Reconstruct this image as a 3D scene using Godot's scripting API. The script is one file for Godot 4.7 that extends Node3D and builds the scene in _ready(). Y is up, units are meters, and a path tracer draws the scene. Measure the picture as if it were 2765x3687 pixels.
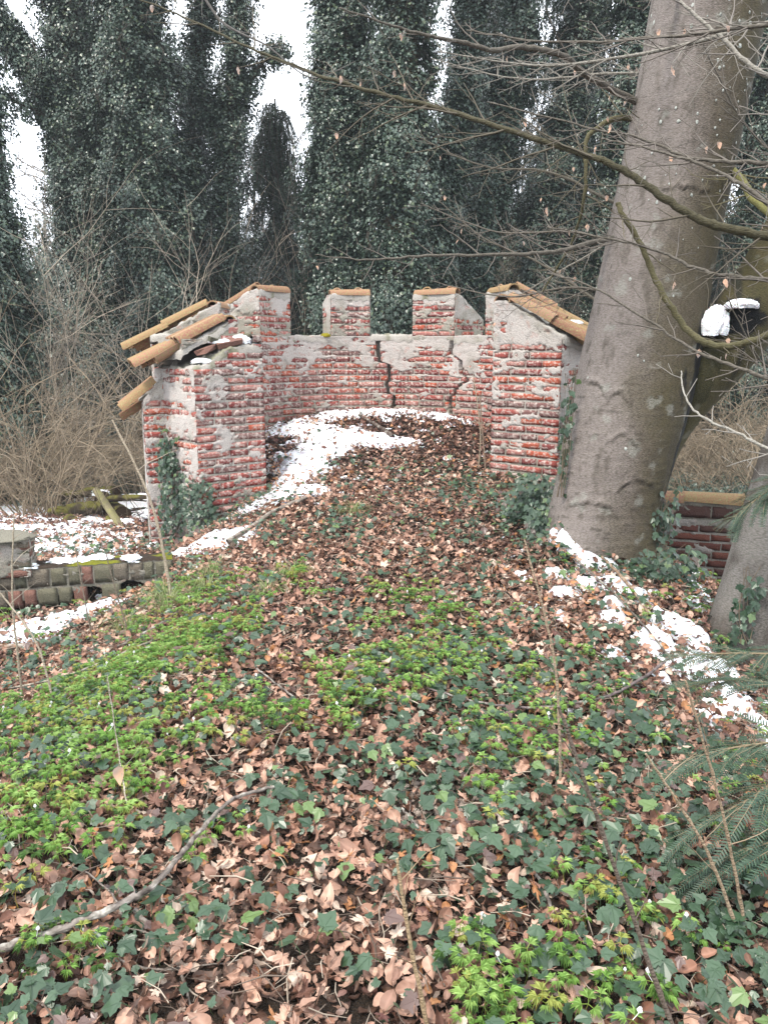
extends Node3D

const CX := -0.06
const CZ := -8.83
const RI := 1.42
const COURSE := 0.0773
var rng := RandomNumberGenerator.new()
var M := {}
var used := {}
var noise_a := FastNoiseLite.new()
var noise_b := FastNoiseLite.new()
var noise_c := FastNoiseLite.new()
var snow_blobs := PackedFloat32Array()
var ivy_blobs := PackedFloat32Array()
var anemone_blobs := PackedFloat32Array()
var path_blobs := PackedFloat32Array()
var turret: Node3D


class MB:
	var v := PackedVector3Array()
	var n := PackedVector3Array()
	var c := PackedColorArray()
	var ix := PackedInt32Array()

	func count() -> int:
		return v.size()

	func tri(a: Vector3, b: Vector3, d: Vector3, col: Color) -> void:
		# a, b, d run clockwise seen from the front
		var nn := (d - a).cross(b - a).normalized()
		var k := v.size()
		v.append(a); v.append(b); v.append(d)
		n.append(nn); n.append(nn); n.append(nn)
		c.append(col); c.append(col); c.append(col)
		ix.append(k); ix.append(k + 1); ix.append(k + 2)

	func tri3(a: Vector3, b: Vector3, d: Vector3, ca: Color, cb: Color, cd: Color) -> void:
		var nn := (d - a).cross(b - a).normalized()
		var k := v.size()
		v.append(a); v.append(b); v.append(d)
		n.append(nn); n.append(nn); n.append(nn)
		c.append(ca); c.append(cb); c.append(cd)
		ix.append(k); ix.append(k + 1); ix.append(k + 2)

	func quad(a: Vector3, b: Vector3, d: Vector3, e: Vector3, col: Color) -> void:
		tri(a, b, d, col)
		tri(a, d, e, col)

	# rows x columns of points already laid out; smooth normals; "up" tells which way the front looks
	func sheet(p: PackedVector3Array, cols: PackedColorArray, w: int, h: int, up: Vector3, keep := PackedByteArray()) -> void:
		var base := v.size()
		var nn := PackedVector3Array()
		nn.resize(w * h)
		var flip := false
		var decided := false
		for j in h - 1:
			for i in w - 1:
				var a := j * w + i
				if keep.size() and keep[a] == 0:
					continue
				var b := a + 1
				var d := a + w
				var e := d + 1
				var f := (p[d] - p[a]).cross(p[b] - p[a])
				var g := (p[d] - p[e]).cross(p[b] - p[e]) * -1.0
				if not decided and f.length_squared() > 1e-14:
					flip = f.dot(up) < 0.0
					decided = true
				if flip:
					f = -f
					g = -g
				nn[a] += f; nn[b] += f + g; nn[d] += f + g; nn[e] += g
				if flip:
					ix.append(base + a); ix.append(base + d); ix.append(base + b)
					ix.append(base + b); ix.append(base + d); ix.append(base + e)
				else:
					ix.append(base + a); ix.append(base + b); ix.append(base + d)
					ix.append(base + b); ix.append(base + e); ix.append(base + d)
		for k in w * h:
			nn[k] = nn[k].normalized() if nn[k].length_squared() > 1e-20 else up
		v.append_array(p)
		n.append_array(nn)
		c.append_array(cols)

	func tube(pts: PackedVector3Array, rad: PackedFloat32Array, sides: int, col: Color, cap := true) -> void:
		var m := pts.size()
		var base := v.size()
		var side := Vector3.ZERO
		for i in m:
			var t := (pts[mini(i + 1, m - 1)] - pts[maxi(i - 1, 0)]).normalized()
			if i == 0:
				side = t.cross(Vector3(0.31, 0.9, 0.2)).normalized()
				if side.length_squared() < 0.1:
					side = t.cross(Vector3.RIGHT).normalized()
			side = (side - t * side.dot(t)).normalized()
			var other := t.cross(side)
			for s in sides:
				var a := TAU * s / sides
				var d := side * cos(a) + other * sin(a)
				v.append(pts[i] + d * rad[i])
				n.append(d)
				c.append(col)
		for i in m - 1:
			for s in sides:
				var a := base + i * sides + s
				var b := base + i * sides + (s + 1) % sides
				ix.append(a); ix.append(a + sides); ix.append(b)
				ix.append(b); ix.append(a + sides); ix.append(b + sides)
		if cap:
			for e in [0, m - 1]:
				var k := v.size()
				var t: Vector3 = (pts[0] - pts[1]).normalized() if e == 0 else (pts[m - 1] - pts[m - 2]).normalized()
				for s in sides:
					v.append(v[base + e * sides + s]); n.append(t); c.append(col)
				for s in range(1, sides - 1):
					if e == 0:
						ix.append(k); ix.append(k + s); ix.append(k + s + 1)
					else:
						ix.append(k); ix.append(k + s + 1); ix.append(k + s)

	func mesh(m: Material) -> ArrayMesh:
		var arr := []
		arr.resize(Mesh.ARRAY_MAX)
		arr[Mesh.ARRAY_VERTEX] = v
		arr[Mesh.ARRAY_NORMAL] = n
		arr[Mesh.ARRAY_COLOR] = c
		arr[Mesh.ARRAY_INDEX] = ix
		var am := ArrayMesh.new()
		am.add_surface_from_arrays(Mesh.PRIMITIVE_TRIANGLES, arr)
		am.surface_set_material(0, m)
		return am


func numbered(called: String) -> String:
	var k: int = used.get(called, 0)
	used[called] = k + 1
	return called if k == 0 else "%s_%03d" % [called, k]


func tag(o: Node3D, label: String, category: String, group := "", kind := "") -> Node3D:
	if label:
		o.set_meta("label", label)
	if category:
		o.set_meta("category", category)
	if group:
		o.set_meta("group", group)
	if kind:
		o.set_meta("kind", kind)
	return o


func obj(called: String, m: Mesh, parent: Node3D = self, pos := Vector3.ZERO, basis := Basis()) -> MeshInstance3D:
	var o := MeshInstance3D.new()
	o.name = numbered(called) if parent == self else called
	o.mesh = m
	o.transform = Transform3D(basis, pos)
	parent.add_child(o, true)
	return o


func holder(called: String, parent: Node3D = self, pos := Vector3.ZERO) -> Node3D:
	var o := Node3D.new()
	o.name = numbered(called) if parent == self else called
	o.position = pos
	parent.add_child(o, true)
	return o


func many(called: String, m: Mesh, at: Array[Transform3D], tint: PackedColorArray, parent: Node3D) -> MultiMeshInstance3D:
	var mm := MultiMesh.new()
	mm.transform_format = MultiMesh.TRANSFORM_3D
	mm.use_colors = tint.size() > 0
	mm.mesh = m
	mm.instance_count = at.size()
	for i in at.size():
		mm.set_instance_transform(i, at[i])
		if tint.size():
			mm.set_instance_color(i, tint[i])
	var o := MultiMeshInstance3D.new()
	o.name = numbered(called) if parent == self else called
	o.multimesh = mm
	o.set_meta("kind", "stuff")
	parent.add_child(o, true)
	return o


func pts(a: Array) -> PackedVector3Array:
	return PackedVector3Array(a)


# a smooth curve through the given points
func curve(a: PackedVector3Array, steps: int, wob := 0.0) -> PackedVector3Array:
	var out := PackedVector3Array()
	var m := a.size()
	for i in m - 1:
		var p0 := a[maxi(i - 1, 0)]
		var p3 := a[mini(i + 2, m - 1)]
		for s in steps:
			var t := float(s) / steps
			var q := a[i].cubic_interpolate(a[i + 1], p0, p3, t)
			if wob > 0.0 and (i > 0 or s > 0):
				q += Vector3(rng.randf_range(-wob, wob), rng.randf_range(-wob, wob), rng.randf_range(-wob, wob))
			out.append(q)
	out.append(a[m - 1])
	return out


func taper(m: int, r0: float, r1: float) -> PackedFloat32Array:
	var r := PackedFloat32Array()
	for i in m:
		r.append(lerpf(r0, r1, float(i) / maxi(m - 1, 1)))
	return r


func ss(a: float, b: float, x: float) -> float:
	return smoothstep(a, b, x)


func noise_tex(freq: float, oct: int, ramp: Array, size := 512, kind := FastNoiseLite.TYPE_SIMPLEX_SMOOTH, sd := 1) -> NoiseTexture2D:
	var f := FastNoiseLite.new()
	f.noise_type = kind
	f.frequency = freq
	f.fractal_octaves = oct
	f.seed = sd
	var t := NoiseTexture2D.new()
	t.width = size
	t.height = size
	t.seamless = true
	t.noise = f
	if ramp.size():
		var g := Gradient.new()
		var o := PackedFloat32Array()
		var cl := PackedColorArray()
		for e in ramp:
			o.append(e[0])
			cl.append(e[1])
		g.offsets = o
		g.colors = cl
		t.color_ramp = g
	return t


func lin(r: float, g: float, b: float) -> Color:
	return Color(r, g, b).linear_to_srgb()


func mat(called: String, col: Color, rough: float, tex: Texture2D = null, scale := 1.0, vert := true) -> StandardMaterial3D:
	var m := StandardMaterial3D.new()
	m.resource_name = called
	m.albedo_color = col
	m.roughness = rough
	m.vertex_color_use_as_albedo = vert
	m.metallic_specular = 0.4
	if tex:
		m.albedo_texture = tex
		m.uv1_triplanar = true
		m.uv1_world_triplanar = true
		m.uv1_scale = Vector3.ONE * scale
	return m


func relief(m: StandardMaterial3D, tex: Texture2D, cm: float) -> void:
	m.heightmap_enabled = true
	m.heightmap_texture = tex
	m.heightmap_scale = cm


func materials() -> void:
	var grain := noise_tex(0.06, 4, [[0.0, Color(0.62, 0.62, 0.62)], [0.45, Color(0.9, 0.9, 0.9)], [1.0, Color(1, 1, 1)]], 512, FastNoiseLite.TYPE_SIMPLEX_SMOOTH, 3)
	var rough_h := noise_tex(0.05, 5, [], 512, FastNoiseLite.TYPE_SIMPLEX_SMOOTH, 4)
	var wash := noise_tex(0.011, 4, [[0.0, Color(0.78, 0.73, 0.7, 0.0)], [0.56, Color(0.8, 0.75, 0.71, 0.0)], [0.63, Color(0.8, 0.75, 0.71, 0.7)], [1.0, Color(0.85, 0.82, 0.79, 0.9)]], 512, FastNoiseLite.TYPE_SIMPLEX_SMOOTH, 7)
	var lichen := noise_tex(0.03, 5, [[0.0, Color(0.5, 0.46, 0.3, 0.0)], [0.46, Color(0.5, 0.46, 0.3, 0.0)], [0.6, Color(0.5, 0.46, 0.31, 0.8)], [1.0, Color(0.62, 0.6, 0.45, 1.0)]], 512, FastNoiseLite.TYPE_SIMPLEX_SMOOTH, 9)
	M.plaster = mat("old lime plaster", lin(1, 1, 1), 0.95, grain, 2.2)
	relief(M.plaster, rough_h, 0.45)
	M.brick = []
	for col in [lin(0.34, 0.08, 0.065), lin(0.39, 0.11, 0.085), lin(0.44, 0.1, 0.055), lin(0.24, 0.06, 0.055), lin(0.43, 0.18, 0.15), lin(0.22, 0.11, 0.1)]:
		var b := mat("weathered brick", col, 0.9, grain, 3.1, false)
		b.detail_enabled = true
		b.detail_albedo = wash
		b.detail_blend_mode = BaseMaterial3D.BLEND_MODE_MIX
		relief(b, rough_h, 0.7)
		M.brick.append(b)
	M.dark_brick = []
	for col in [lin(0.13, 0.045, 0.032), lin(0.1, 0.05, 0.04), lin(0.17, 0.06, 0.04)]:
		var b := mat("damp brick", col, 0.9, grain, 3.1, false)
		relief(b, rough_h, 0.8)
		M.dark_brick.append(b)
	M.mossy_brick = []
	for col in [lin(0.17, 0.16, 0.11), lin(0.2, 0.17, 0.13), lin(0.25, 0.13, 0.1), lin(0.14, 0.14, 0.1)]:
		var b := mat("mossy grey brick", col, 0.95, grain, 3.1, false)
		relief(b, rough_h, 1.2)
		M.mossy_brick.append(b)
	M.tile = []
	for col in [lin(0.36, 0.175, 0.115), lin(0.4, 0.22, 0.15), lin(0.33, 0.19, 0.1), lin(0.27, 0.115, 0.08)]:
		var b := mat("terracotta", col, 0.85, grain, 2.6, false)
		b.detail_enabled = true
		b.detail_albedo = lichen
		b.detail_blend_mode = BaseMaterial3D.BLEND_MODE_MIX
		relief(b, rough_h, 0.4)
		M.tile.append(b)
	M.soil = mat("leaf mould", lin(0.4, 0.4, 0.4), 1.0, grain, 3.0)
	relief(M.soil, rough_h, 2.0)
	M.snow = mat("old snow", lin(0.86, 0.87, 0.9), 0.7, null, 1.0, false)
	M.snow.subsurf_scatter_enabled = true
	M.snow.subsurf_scatter_strength = 0.15
	relief(M.snow, rough_h, 0.8)
	M.snow.uv1_triplanar = true
	M.snow.uv1_world_triplanar = true
	M.snow.uv1_scale = Vector3.ONE * 3.0
	M.leaf = mat("dry leaf", lin(1, 1, 1), 0.55)
	M.leaf.backlight_enabled = true
	M.leaf.backlight = lin(0.25, 0.25, 0.25)
	M.ivy = mat("ivy leaf", lin(1, 1, 1), 0.36)
	M.ivy.metallic_specular = 0.5
	M.anemone = mat("anemone leaf", lin(1, 1, 1), 0.55)
	M.anemone.backlight_enabled = true
	M.anemone.backlight = lin(0.45, 0.45, 0.45)
	M.petal = mat("white petal", lin(0.85, 0.85, 0.85), 0.6, null, 1.0, false)
	M.needle = mat("needles", lin(1, 1, 1), 0.5)
	M.twig = mat("twig bark", lin(1, 1, 1), 0.8)
	var bark_t := noise_tex(0.035, 5, [[0.0, Color(0.55, 0.55, 0.52)], [0.4, Color(0.85, 0.85, 0.83)], [0.7, Color(1, 1, 1)], [1.0, Color(1.0, 1.0, 1.0)]], 512, FastNoiseLite.TYPE_SIMPLEX_SMOOTH, 12)
	var bark_h := noise_tex(0.05, 5, [], 512, FastNoiseLite.TYPE_SIMPLEX_SMOOTH, 13)
	M.bark = mat("beech bark", lin(1, 1, 1), 0.8, bark_t, 2.4)
	M.bark.uv1_scale = Vector3(2.4, 5.5, 2.4)
	relief(M.bark, bark_h, 0.55)
	M.rough_bark = mat("rough bark", lin(1, 1, 1), 0.95, bark_t, 1.5)
	M.rough_bark.uv1_scale = Vector3(5.0, 1.2, 5.0)
	relief(M.rough_bark, bark_h, 2.5)
	M.moss = mat("moss", lin(1, 1, 1), 1.0, grain, 6.0)
	relief(M.moss, rough_h, 2.0)
	M.stone = mat("pebble", lin(1, 1, 1), 0.85, grain, 5.0)


# ---------- the lie of the land ----------

func ridge(d: float) -> float:
	var xs := [-6.0, 0.0, 1.65, 3.0, 4.1, 5.7, 8.1, 10.2, 11.5]
	var ys := [-0.3, 0.0, 0.0, 0.0, 0.0, 0.1, 0.36, 0.8, 0.85]
	if d <= xs[0]:
		return ys[0]
	for i in 8:
		if d <= xs[i + 1]:
			return lerpf(ys[i], ys[i + 1], (d - xs[i]) / (xs[i + 1] - xs[i]))
	return 0.85


func land(x: float, z: float) -> float:
	var d := -z
	var r := Vector2(x - CX, z - CZ).length()
	var inn := ss(7.9, 8.8, d)
	var y := (ridge(d - 0.35) + ridge(d) + ridge(d + 0.35)) / 3.0
	var fl := 0.55 * ss(0.4, 2.4, -x) * ss(2.0, 5.5, d)
	var xs := lerpf(0.9, 1.7, ss(3.5, 5.5, d))
	var co := lerpf(0.5, 0.9, ss(5.0, 7.0, d))
	var fr := co * ss(xs, xs + 1.6, x) * ss(1.5, 3.5, d)
	var yin := y - (fl + fr) * (1.0 - inn)
	yin += 0.2 * exp(-(pow(x - 1.3, 2.0) + pow(z + 5.58, 2.0)) / 0.045)
	# the ditch along the low wall on the left
	if x < -1.5 and d > 5.0 and d < 6.6:
		var front := (x + 4.6) * 0.2729 + (z + 5.75) * 0.962
		yin -= 0.34 * exp(-pow((front - 0.02) / 0.2, 2.0)) * ss(-1.7, -2.1, x)
	var ol := maxf(-0.24 - 0.11 * maxf(0.0, d - 6.5), -1.2)
	var orr := maxf(-0.45 - 0.08 * maxf(0.0, d - 7.0), -1.2)
	var o := lerpf(ol, orr, ss(-1.0, 1.0, x))
	var k := 0.0
	if x < 0.0:
		k = ss(1.5, 2.3, -x) * ss(6.35, 6.75, d)
	else:
		k = ss(2.0, 2.5, x) * ss(6.85, 7.1, d)
	k = maxf(k, ss(2.0, 2.25, r) * ss(8.0, 8.6, d))
	k = maxf(k, ss(10.8, 11.2, d))
	return lerpf(yin, o, k)


func ground_y(x: float, z: float) -> float:
	return land(x, z) + 0.012 * noise_a.get_noise_2d(x * 60.0, z * 60.0) + 0.03 * noise_a.get_noise_2d(x * 9.0 + 50.0, z * 9.0)


func field(b: PackedFloat32Array, x: float, z: float) -> float:
	var s := 0.0
	for i in range(0, b.size(), 4):
		var rx := b[i + 2]
		var rz := b[i + 3]
		var dx := (x - b[i]) / rx
		var dz := (z - b[i + 1]) / rz
		var q := dx * dx + dz * dz
		if q < 6.0:
			s += exp(-q * 1.2)
	return s


func snow_at(x: float, z: float) -> float:
	var s := minf(field(snow_blobs, x, z), 1.3)
	if z < -11.4 or (z < -7.4 and absf(x) > 2.6):
		s = 0.42 + 0.3 * noise_b.get_noise_2d(x * 5.0, z * 5.0) * 2.0
	return s - 0.42 + 0.42 * noise_a.get_noise_2d(x * 30.0, z * 30.0) + 0.3 * noise_b.get_noise_2d(x * 40.0, z * 40.0) + 0.34 * noise_a.get_noise_2d(x * 110.0, z * 110.0 + 70.0)


# inside the masonry of the turret
func in_wall(x: float, z: float) -> bool:
	var dx := x - CX
	var dz := z - CZ
	var r := sqrt(dx * dx + dz * dz)
	if r < RI - 0.01 or r > 2.4:
		return false
	return absf(rad_to_deg(atan2(dx, -dz))) < 129.0


func _ready() -> void:
	rng.seed = 4711
	noise_a.seed = 5
	noise_a.frequency = 0.1
	noise_a.fractal_octaves = 3
	noise_b.seed = 8
	noise_b.frequency = 0.1
	noise_b.fractal_octaves = 4
	noise_c.seed = 21
	noise_c.frequency = 1.0
	noise_c.fractal_octaves = 4
	var cam := Camera3D.new()
	cam.name = "camera"
	cam.fov = 65.0
	cam.far = 400.0
	cam.near = 0.05
	cam.position = Vector3(0, 1.6, 0)
	cam.rotation_degrees = Vector3(-11.7, 0, 0)
	add_child(cam)
	cam.current = true
	var env := Environment.new()
	env.background_mode = Environment.BG_SKY
	env.tonemap_mode = Environment.TONE_MAPPER_LINEAR
	env.tonemap_exposure = 2.95
	env.fog_enabled = true
	env.fog_density = 0.0013
	env.fog_light_color = Color(0.9, 0.93, 0.96)
	env.sdfgi_enabled = true
	env.ssao_enabled = true
	env.ssil_enabled = true
	var sm := ProceduralSkyMaterial.new()
	sm.sky_top_color = Color(0.93, 0.95, 0.98)
	sm.sky_horizon_color = Color(0.9, 0.93, 0.97)
	sm.ground_horizon_color = Color(0.4, 0.38, 0.35)
	sm.ground_bottom_color = Color(0.2, 0.18, 0.15)
	sm.sky_curve = 0.2
	var sky := Sky.new()
	sky.sky_material = sm
	env.sky = sky
	var we := WorldEnvironment.new()
	we.name = "world"
	we.environment = env
	add_child(we)
	var sun := DirectionalLight3D.new()
	sun.name = "sun"
	sun.light_energy = 0.5
	sun.light_angular_distance = 11.0
	sun.light_color = Color(1.0, 0.97, 0.93)
	sun.shadow_enabled = true
	sun.rotation_degrees = Vector3(-58, -38, 0)
	add_child(sun)
	materials()
	build_fields()
	build_ground()
	build_snow()
	build_turret()
	build_low_walls()
	build_beech()
	build_ivy_trees()
	build_conifers()
	build_thickets()
	build_logs()
	build_branches()
	build_litter()
	build_ivy_and_flowers()
	build_sticks()
	build_yew()


func build_fields() -> void:
	var sn := [Vector3(-0.76, -10.2, 0.5), Vector3(-0.3, -10.25, 0.45), Vector3(0.18, -10.3, 0.5), Vector3(0.76, -10.1, 0.36), Vector3(1.15, -9.85, 0.2), Vector3(-1.03, -9.4, 0.36), Vector3(-0.5, -9.1, 0.33), Vector3(-0.15, -9.0, 0.25), Vector3(0.16, -8.95, 0.2), Vector3(-0.89, -8.5, 0.27), Vector3(-0.88, -7.93, 0.3), Vector3(-0.96, -7.5, 0.24), Vector3(-1.24, -7.5, 0.22), Vector3(-0.68, -7.34, 0.16), Vector3(-0.72, -8.2, 0.22), Vector3(-0.62, -8.7, 0.24),
		Vector3(-1.4, -6.76, 0.24), Vector3(-1.22, -6.66, 0.16), Vector3(-1.55, -6.95, 0.16), Vector3(-1.8, -6.85, 0.13), Vector3(-1.95, -6.5, 0.11), Vector3(-2.05, -6.25, 0.13), Vector3(-2.2, -6.0, 0.15), Vector3(-2.38, -5.8, 0.16), Vector3(-2.55, -5.62, 0.17), Vector3(-2.7, -5.45, 0.17), Vector3(-2.9, -5.25, 0.18),
		Vector3(1.53, -5.33, 0.13), Vector3(1.49, -5.06, 0.12), Vector3(1.13, -5.24, 0.09), Vector3(0.93, -5.2, 0.07), Vector3(1.14, -4.86, 0.11), Vector3(1.03, -4.48, 0.05), Vector3(1.33, -4.49, 0.09), Vector3(2.21, -5.69, 0.14), Vector3(2.1, -5.2, 0.12), Vector3(1.69, -4.56, 0.14), Vector3(1.84, -4.52, 0.14), Vector3(1.47, -4.21, 0.08), Vector3(1.23, -4.02, 0.06), Vector3(1.82, -4.03, 0.12), Vector3(1.87, -3.92, 0.1), Vector3(1.94, -3.79, 0.1), Vector3(1.62, -4.06, 0.1), Vector3(2.35, -4.76, 0.1), Vector3(2.1, -3.6, 0.14), Vector3(1.22, -5.62, 0.06), Vector3(1.29, -5.5, 0.08), Vector3(1.37, -5.42, 0.09), Vector3(1.45, -5.35, 0.08), Vector3(1.3, -5.05, 0.1), Vector3(1.6, -4.85, 0.1), Vector3(1.4, -4.7, 0.08), Vector3(1.55, -4.35, 0.09), Vector3(1.75, -4.25, 0.1), Vector3(1.95, -4.3, 0.1), Vector3(1.7, -3.75, 0.08), Vector3(1.45, -3.9, 0.06), Vector3(2.0, -4.95, 0.09), Vector3(1.85, -3.55, 0.08), Vector3(1.55, -3.6, 0.06),
		Vector3(1.22, -8.0, 0.13), Vector3(1.5, -7.75, 0.07), Vector3(-2.91, -7.3, 0.16), Vector3(-2.62, -7.6, 0.2), Vector3(-2.3, -7.93, 0.16)]
	for s in sn:
		snow_blobs.append_array(PackedFloat32Array([s.x, s.y, s.z, s.z * (0.7 if s.y < -10.0 else 1.0)]))
	var iv := [Vector3(0.64, -2.08, 0.42), Vector3(0.81, -1.81, 0.26), Vector3(0.29, -2.71, 0.39), Vector3(0.76, -3.28, 0.47), Vector3(0.28, -3.79, 0.44), Vector3(-1.36, -3.2, 0.37), Vector3(-0.7, -2.02, 0.23), Vector3(-0.83, -1.74, 0.2), Vector3(1.15, -6.42, 0.52), Vector3(0.73, -7.35, 0.35), Vector3(-0.29, -6.2, 0.3), Vector3(1.42, -5.67, 0.4), Vector3(-0.36, -2.71, 0.2), Vector3(0.85, -2.56, 0.37), Vector3(1.39, -2.86, 0.25), Vector3(1.3, -7.2, 0.4), Vector3(1.75, -5.3, 0.3), Vector3(-1.9, -7.5, 0.25), Vector3(-1.3, -7.4, 0.12), Vector3(0.75, -1.5, 0.3)]
	for s in iv:
		ivy_blobs.append_array(PackedFloat32Array([s.x, s.y, s.z, s.z * 1.3]))
	for s in [Vector3(0.0, -6.4, 0.75), Vector3(-0.35, -5.4, 0.5), Vector3(0.5, -5.6, 0.5), Vector3(-0.4, -4.3, 0.3), Vector3(-0.38, -3.5, 0.2), Vector3(-0.22, -2.85, 0.22), Vector3(-0.25, -2.3, 0.3), Vector3(0.0, -1.85, 0.25), Vector3(-0.3, -1.8, 0.25), Vector3(0.1, -7.6, 0.8), Vector3(0.95, -4.3, 0.22), Vector3(1.2, -4.6, 0.25)]:
		path_blobs.append_array(PackedFloat32Array([s.x, s.y, s.z, s.z * 1.2]))
	var an := [Vector3(-1.36, -4.18, 0.42), Vector3(-1.52, -3.48, 0.45), Vector3(-1.16, -2.49, 0.32), Vector3(-0.99, -4.28, 0.35), Vector3(0.06, -4.77, 0.28), Vector3(0.16, -3.79, 0.38), Vector3(-0.17, -3.42, 0.28), Vector3(0.27, -1.72, 0.14), Vector3(0.5, -1.66, 0.16), Vector3(0.61, -3.07, 0.22), Vector3(-0.04, -1.99, 0.08), Vector3(0.69, -2.02, 0.12), Vector3(-0.56, -5.1, 0.24), Vector3(-1.35, -5.3, 0.36), Vector3(-0.95, -3.02, 0.26), Vector3(-0.54, -3.24, 0.18)]
	for s in an:
		anemone_blobs.append_array(PackedFloat32Array([s.x, s.y, s.z, s.z * 1.2]))


func path_at(x: float, z: float) -> float:
	return minf(field(path_blobs, x, z), 1.2)


func build_ground() -> void:
	var xs := PackedFloat32Array()
	var zs := PackedFloat32Array()
	for e in [-160.0, -90.0, -50.0, -30.0, -20.0, -14.0, -10.0, -7.5, -6.0]:
		xs.append(e)
	for i in 151:
		xs.append(-4.8 + 0.064 * i)
	for e in [6.0, 7.5, 10.0, 14.0, 20.0, 30.0, 50.0, 90.0, 160.0]:
		xs.append(e)
	for e in [60.0, 30.0, 15.0, 8.0, 5.0, 3.0, 2.0]:
		zs.append(e)
	for i in 201:
		zs.append(1.2 - 0.064 * i)
	for e in [-12.5, -14.0, -16.0, -19.0, -23.0, -28.0, -36.0, -50.0, -80.0, -130.0, -220.0]:
		zs.append(e)
	var p := PackedVector3Array()
	var cl := PackedColorArray()
	for z in zs:
		for x in xs:
			p.append(Vector3(x, ground_y(x, z), z))
			var k := 0.5 + 0.5 * noise_b.get_noise_2d(x * 12.0, z * 12.0)
			cl.append(Color(0.06, 0.042, 0.028).lerp(Color(0.12, 0.078, 0.05), k))
	var b := MB.new()
	b.sheet(p, cl, xs.size(), zs.size(), Vector3.UP)
	tag(obj("ground", b.mesh(M.soil)), "dark woodland soil of the grassy bank under the leaf litter", "ground", "", "structure")


func snow_sheet(x0: float, x1: float, z0: float, z1: float, step: float, lift: float) -> ArrayMesh:
	var w := int((x1 - x0) / step) + 1
	var h := int((z1 - z0) / step) + 1
	var p := PackedVector3Array()
	var cl := PackedColorArray()
	var keep := PackedByteArray()
	var sv := PackedFloat32Array()
	for j in h:
		for i in w:
			var x := x0 + i * step
			var z := z0 + j * step
			var s := -0.5 if in_wall(x, z) else snow_at(x, z)
			sv.append(s)
			p.append(Vector3(x, land(x, z) + 0.03 * noise_a.get_noise_2d(x * 9.0 + 50.0, z * 9.0) + lift * clampf(s * 1.7, -1.0, 0.75) + 0.012 + 0.012 * noise_a.get_noise_2d(x * 90.0, z * 90.0), z))
			cl.append(Color.WHITE)
	for j in h:
		for i in w:
			var a := j * w + i
			var kk := 0
			if i < w - 1 and j < h - 1:
				if maxf(maxf(sv[a], sv[a + 1]), maxf(sv[a + w], sv[a + w + 1])) > -0.3:
					kk = 1
			keep.append(kk)
	var b := MB.new()
	b.sheet(p, cl, w, h, Vector3.UP, keep)
	# drop the points that no face uses
	var map := {}
	var nb := MB.new()
	for k in b.ix:
		if not map.has(k):
			map[k] = nb.v.size()
			nb.v.append(b.v[k]); nb.n.append(b.n[k]); nb.c.append(b.c[k])
		nb.ix.append(map[k])
	return nb.mesh(M.snow)


func build_snow() -> void:
	tag(obj("snow", snow_sheet(-1.5, 1.45, -10.5, -6.9, 0.02, 0.05)), "melting snow inside the turret and along the foot of its left pier", "snow", "", "stuff")
	tag(obj("snow", snow_sheet(-3.5, -1.0, -8.6, -5.0, 0.02, 0.05)), "long strip of snow in front of the low mossy wall on the left", "snow", "", "stuff")
	tag(obj("snow", snow_sheet(0.8, 2.7, -6.6, -3.2, 0.013, 0.06)), "patchy snow on the bank around the beech trunks on the right", "snow", "", "stuff")
	tag(obj("snow", snow_sheet(-14.0, -2.62, -19.0, -7.4, 0.06, 0.06)), "thin broken snow on the low wood floor behind the log pile", "snow", "", "stuff")
	tag(obj("snow", snow_sheet(2.7, 13.0, -19.0, -7.4, 0.06, 0.06)), "thin broken snow on the low wood floor beyond the right wall", "snow", "", "stuff")


# ---------- masonry ----------

func crack_u(line: Array, v: float) -> float:
	for i in line.size() - 1:
		var a: Vector2 = line[i]
		var b: Vector2 = line[i + 1]
		if (v - a.y) * (v - b.y) <= 0.0 and a.y != b.y:
			return lerpf(a.x, b.x, (v - a.y) / (b.y - a.y))
	return NAN


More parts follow.
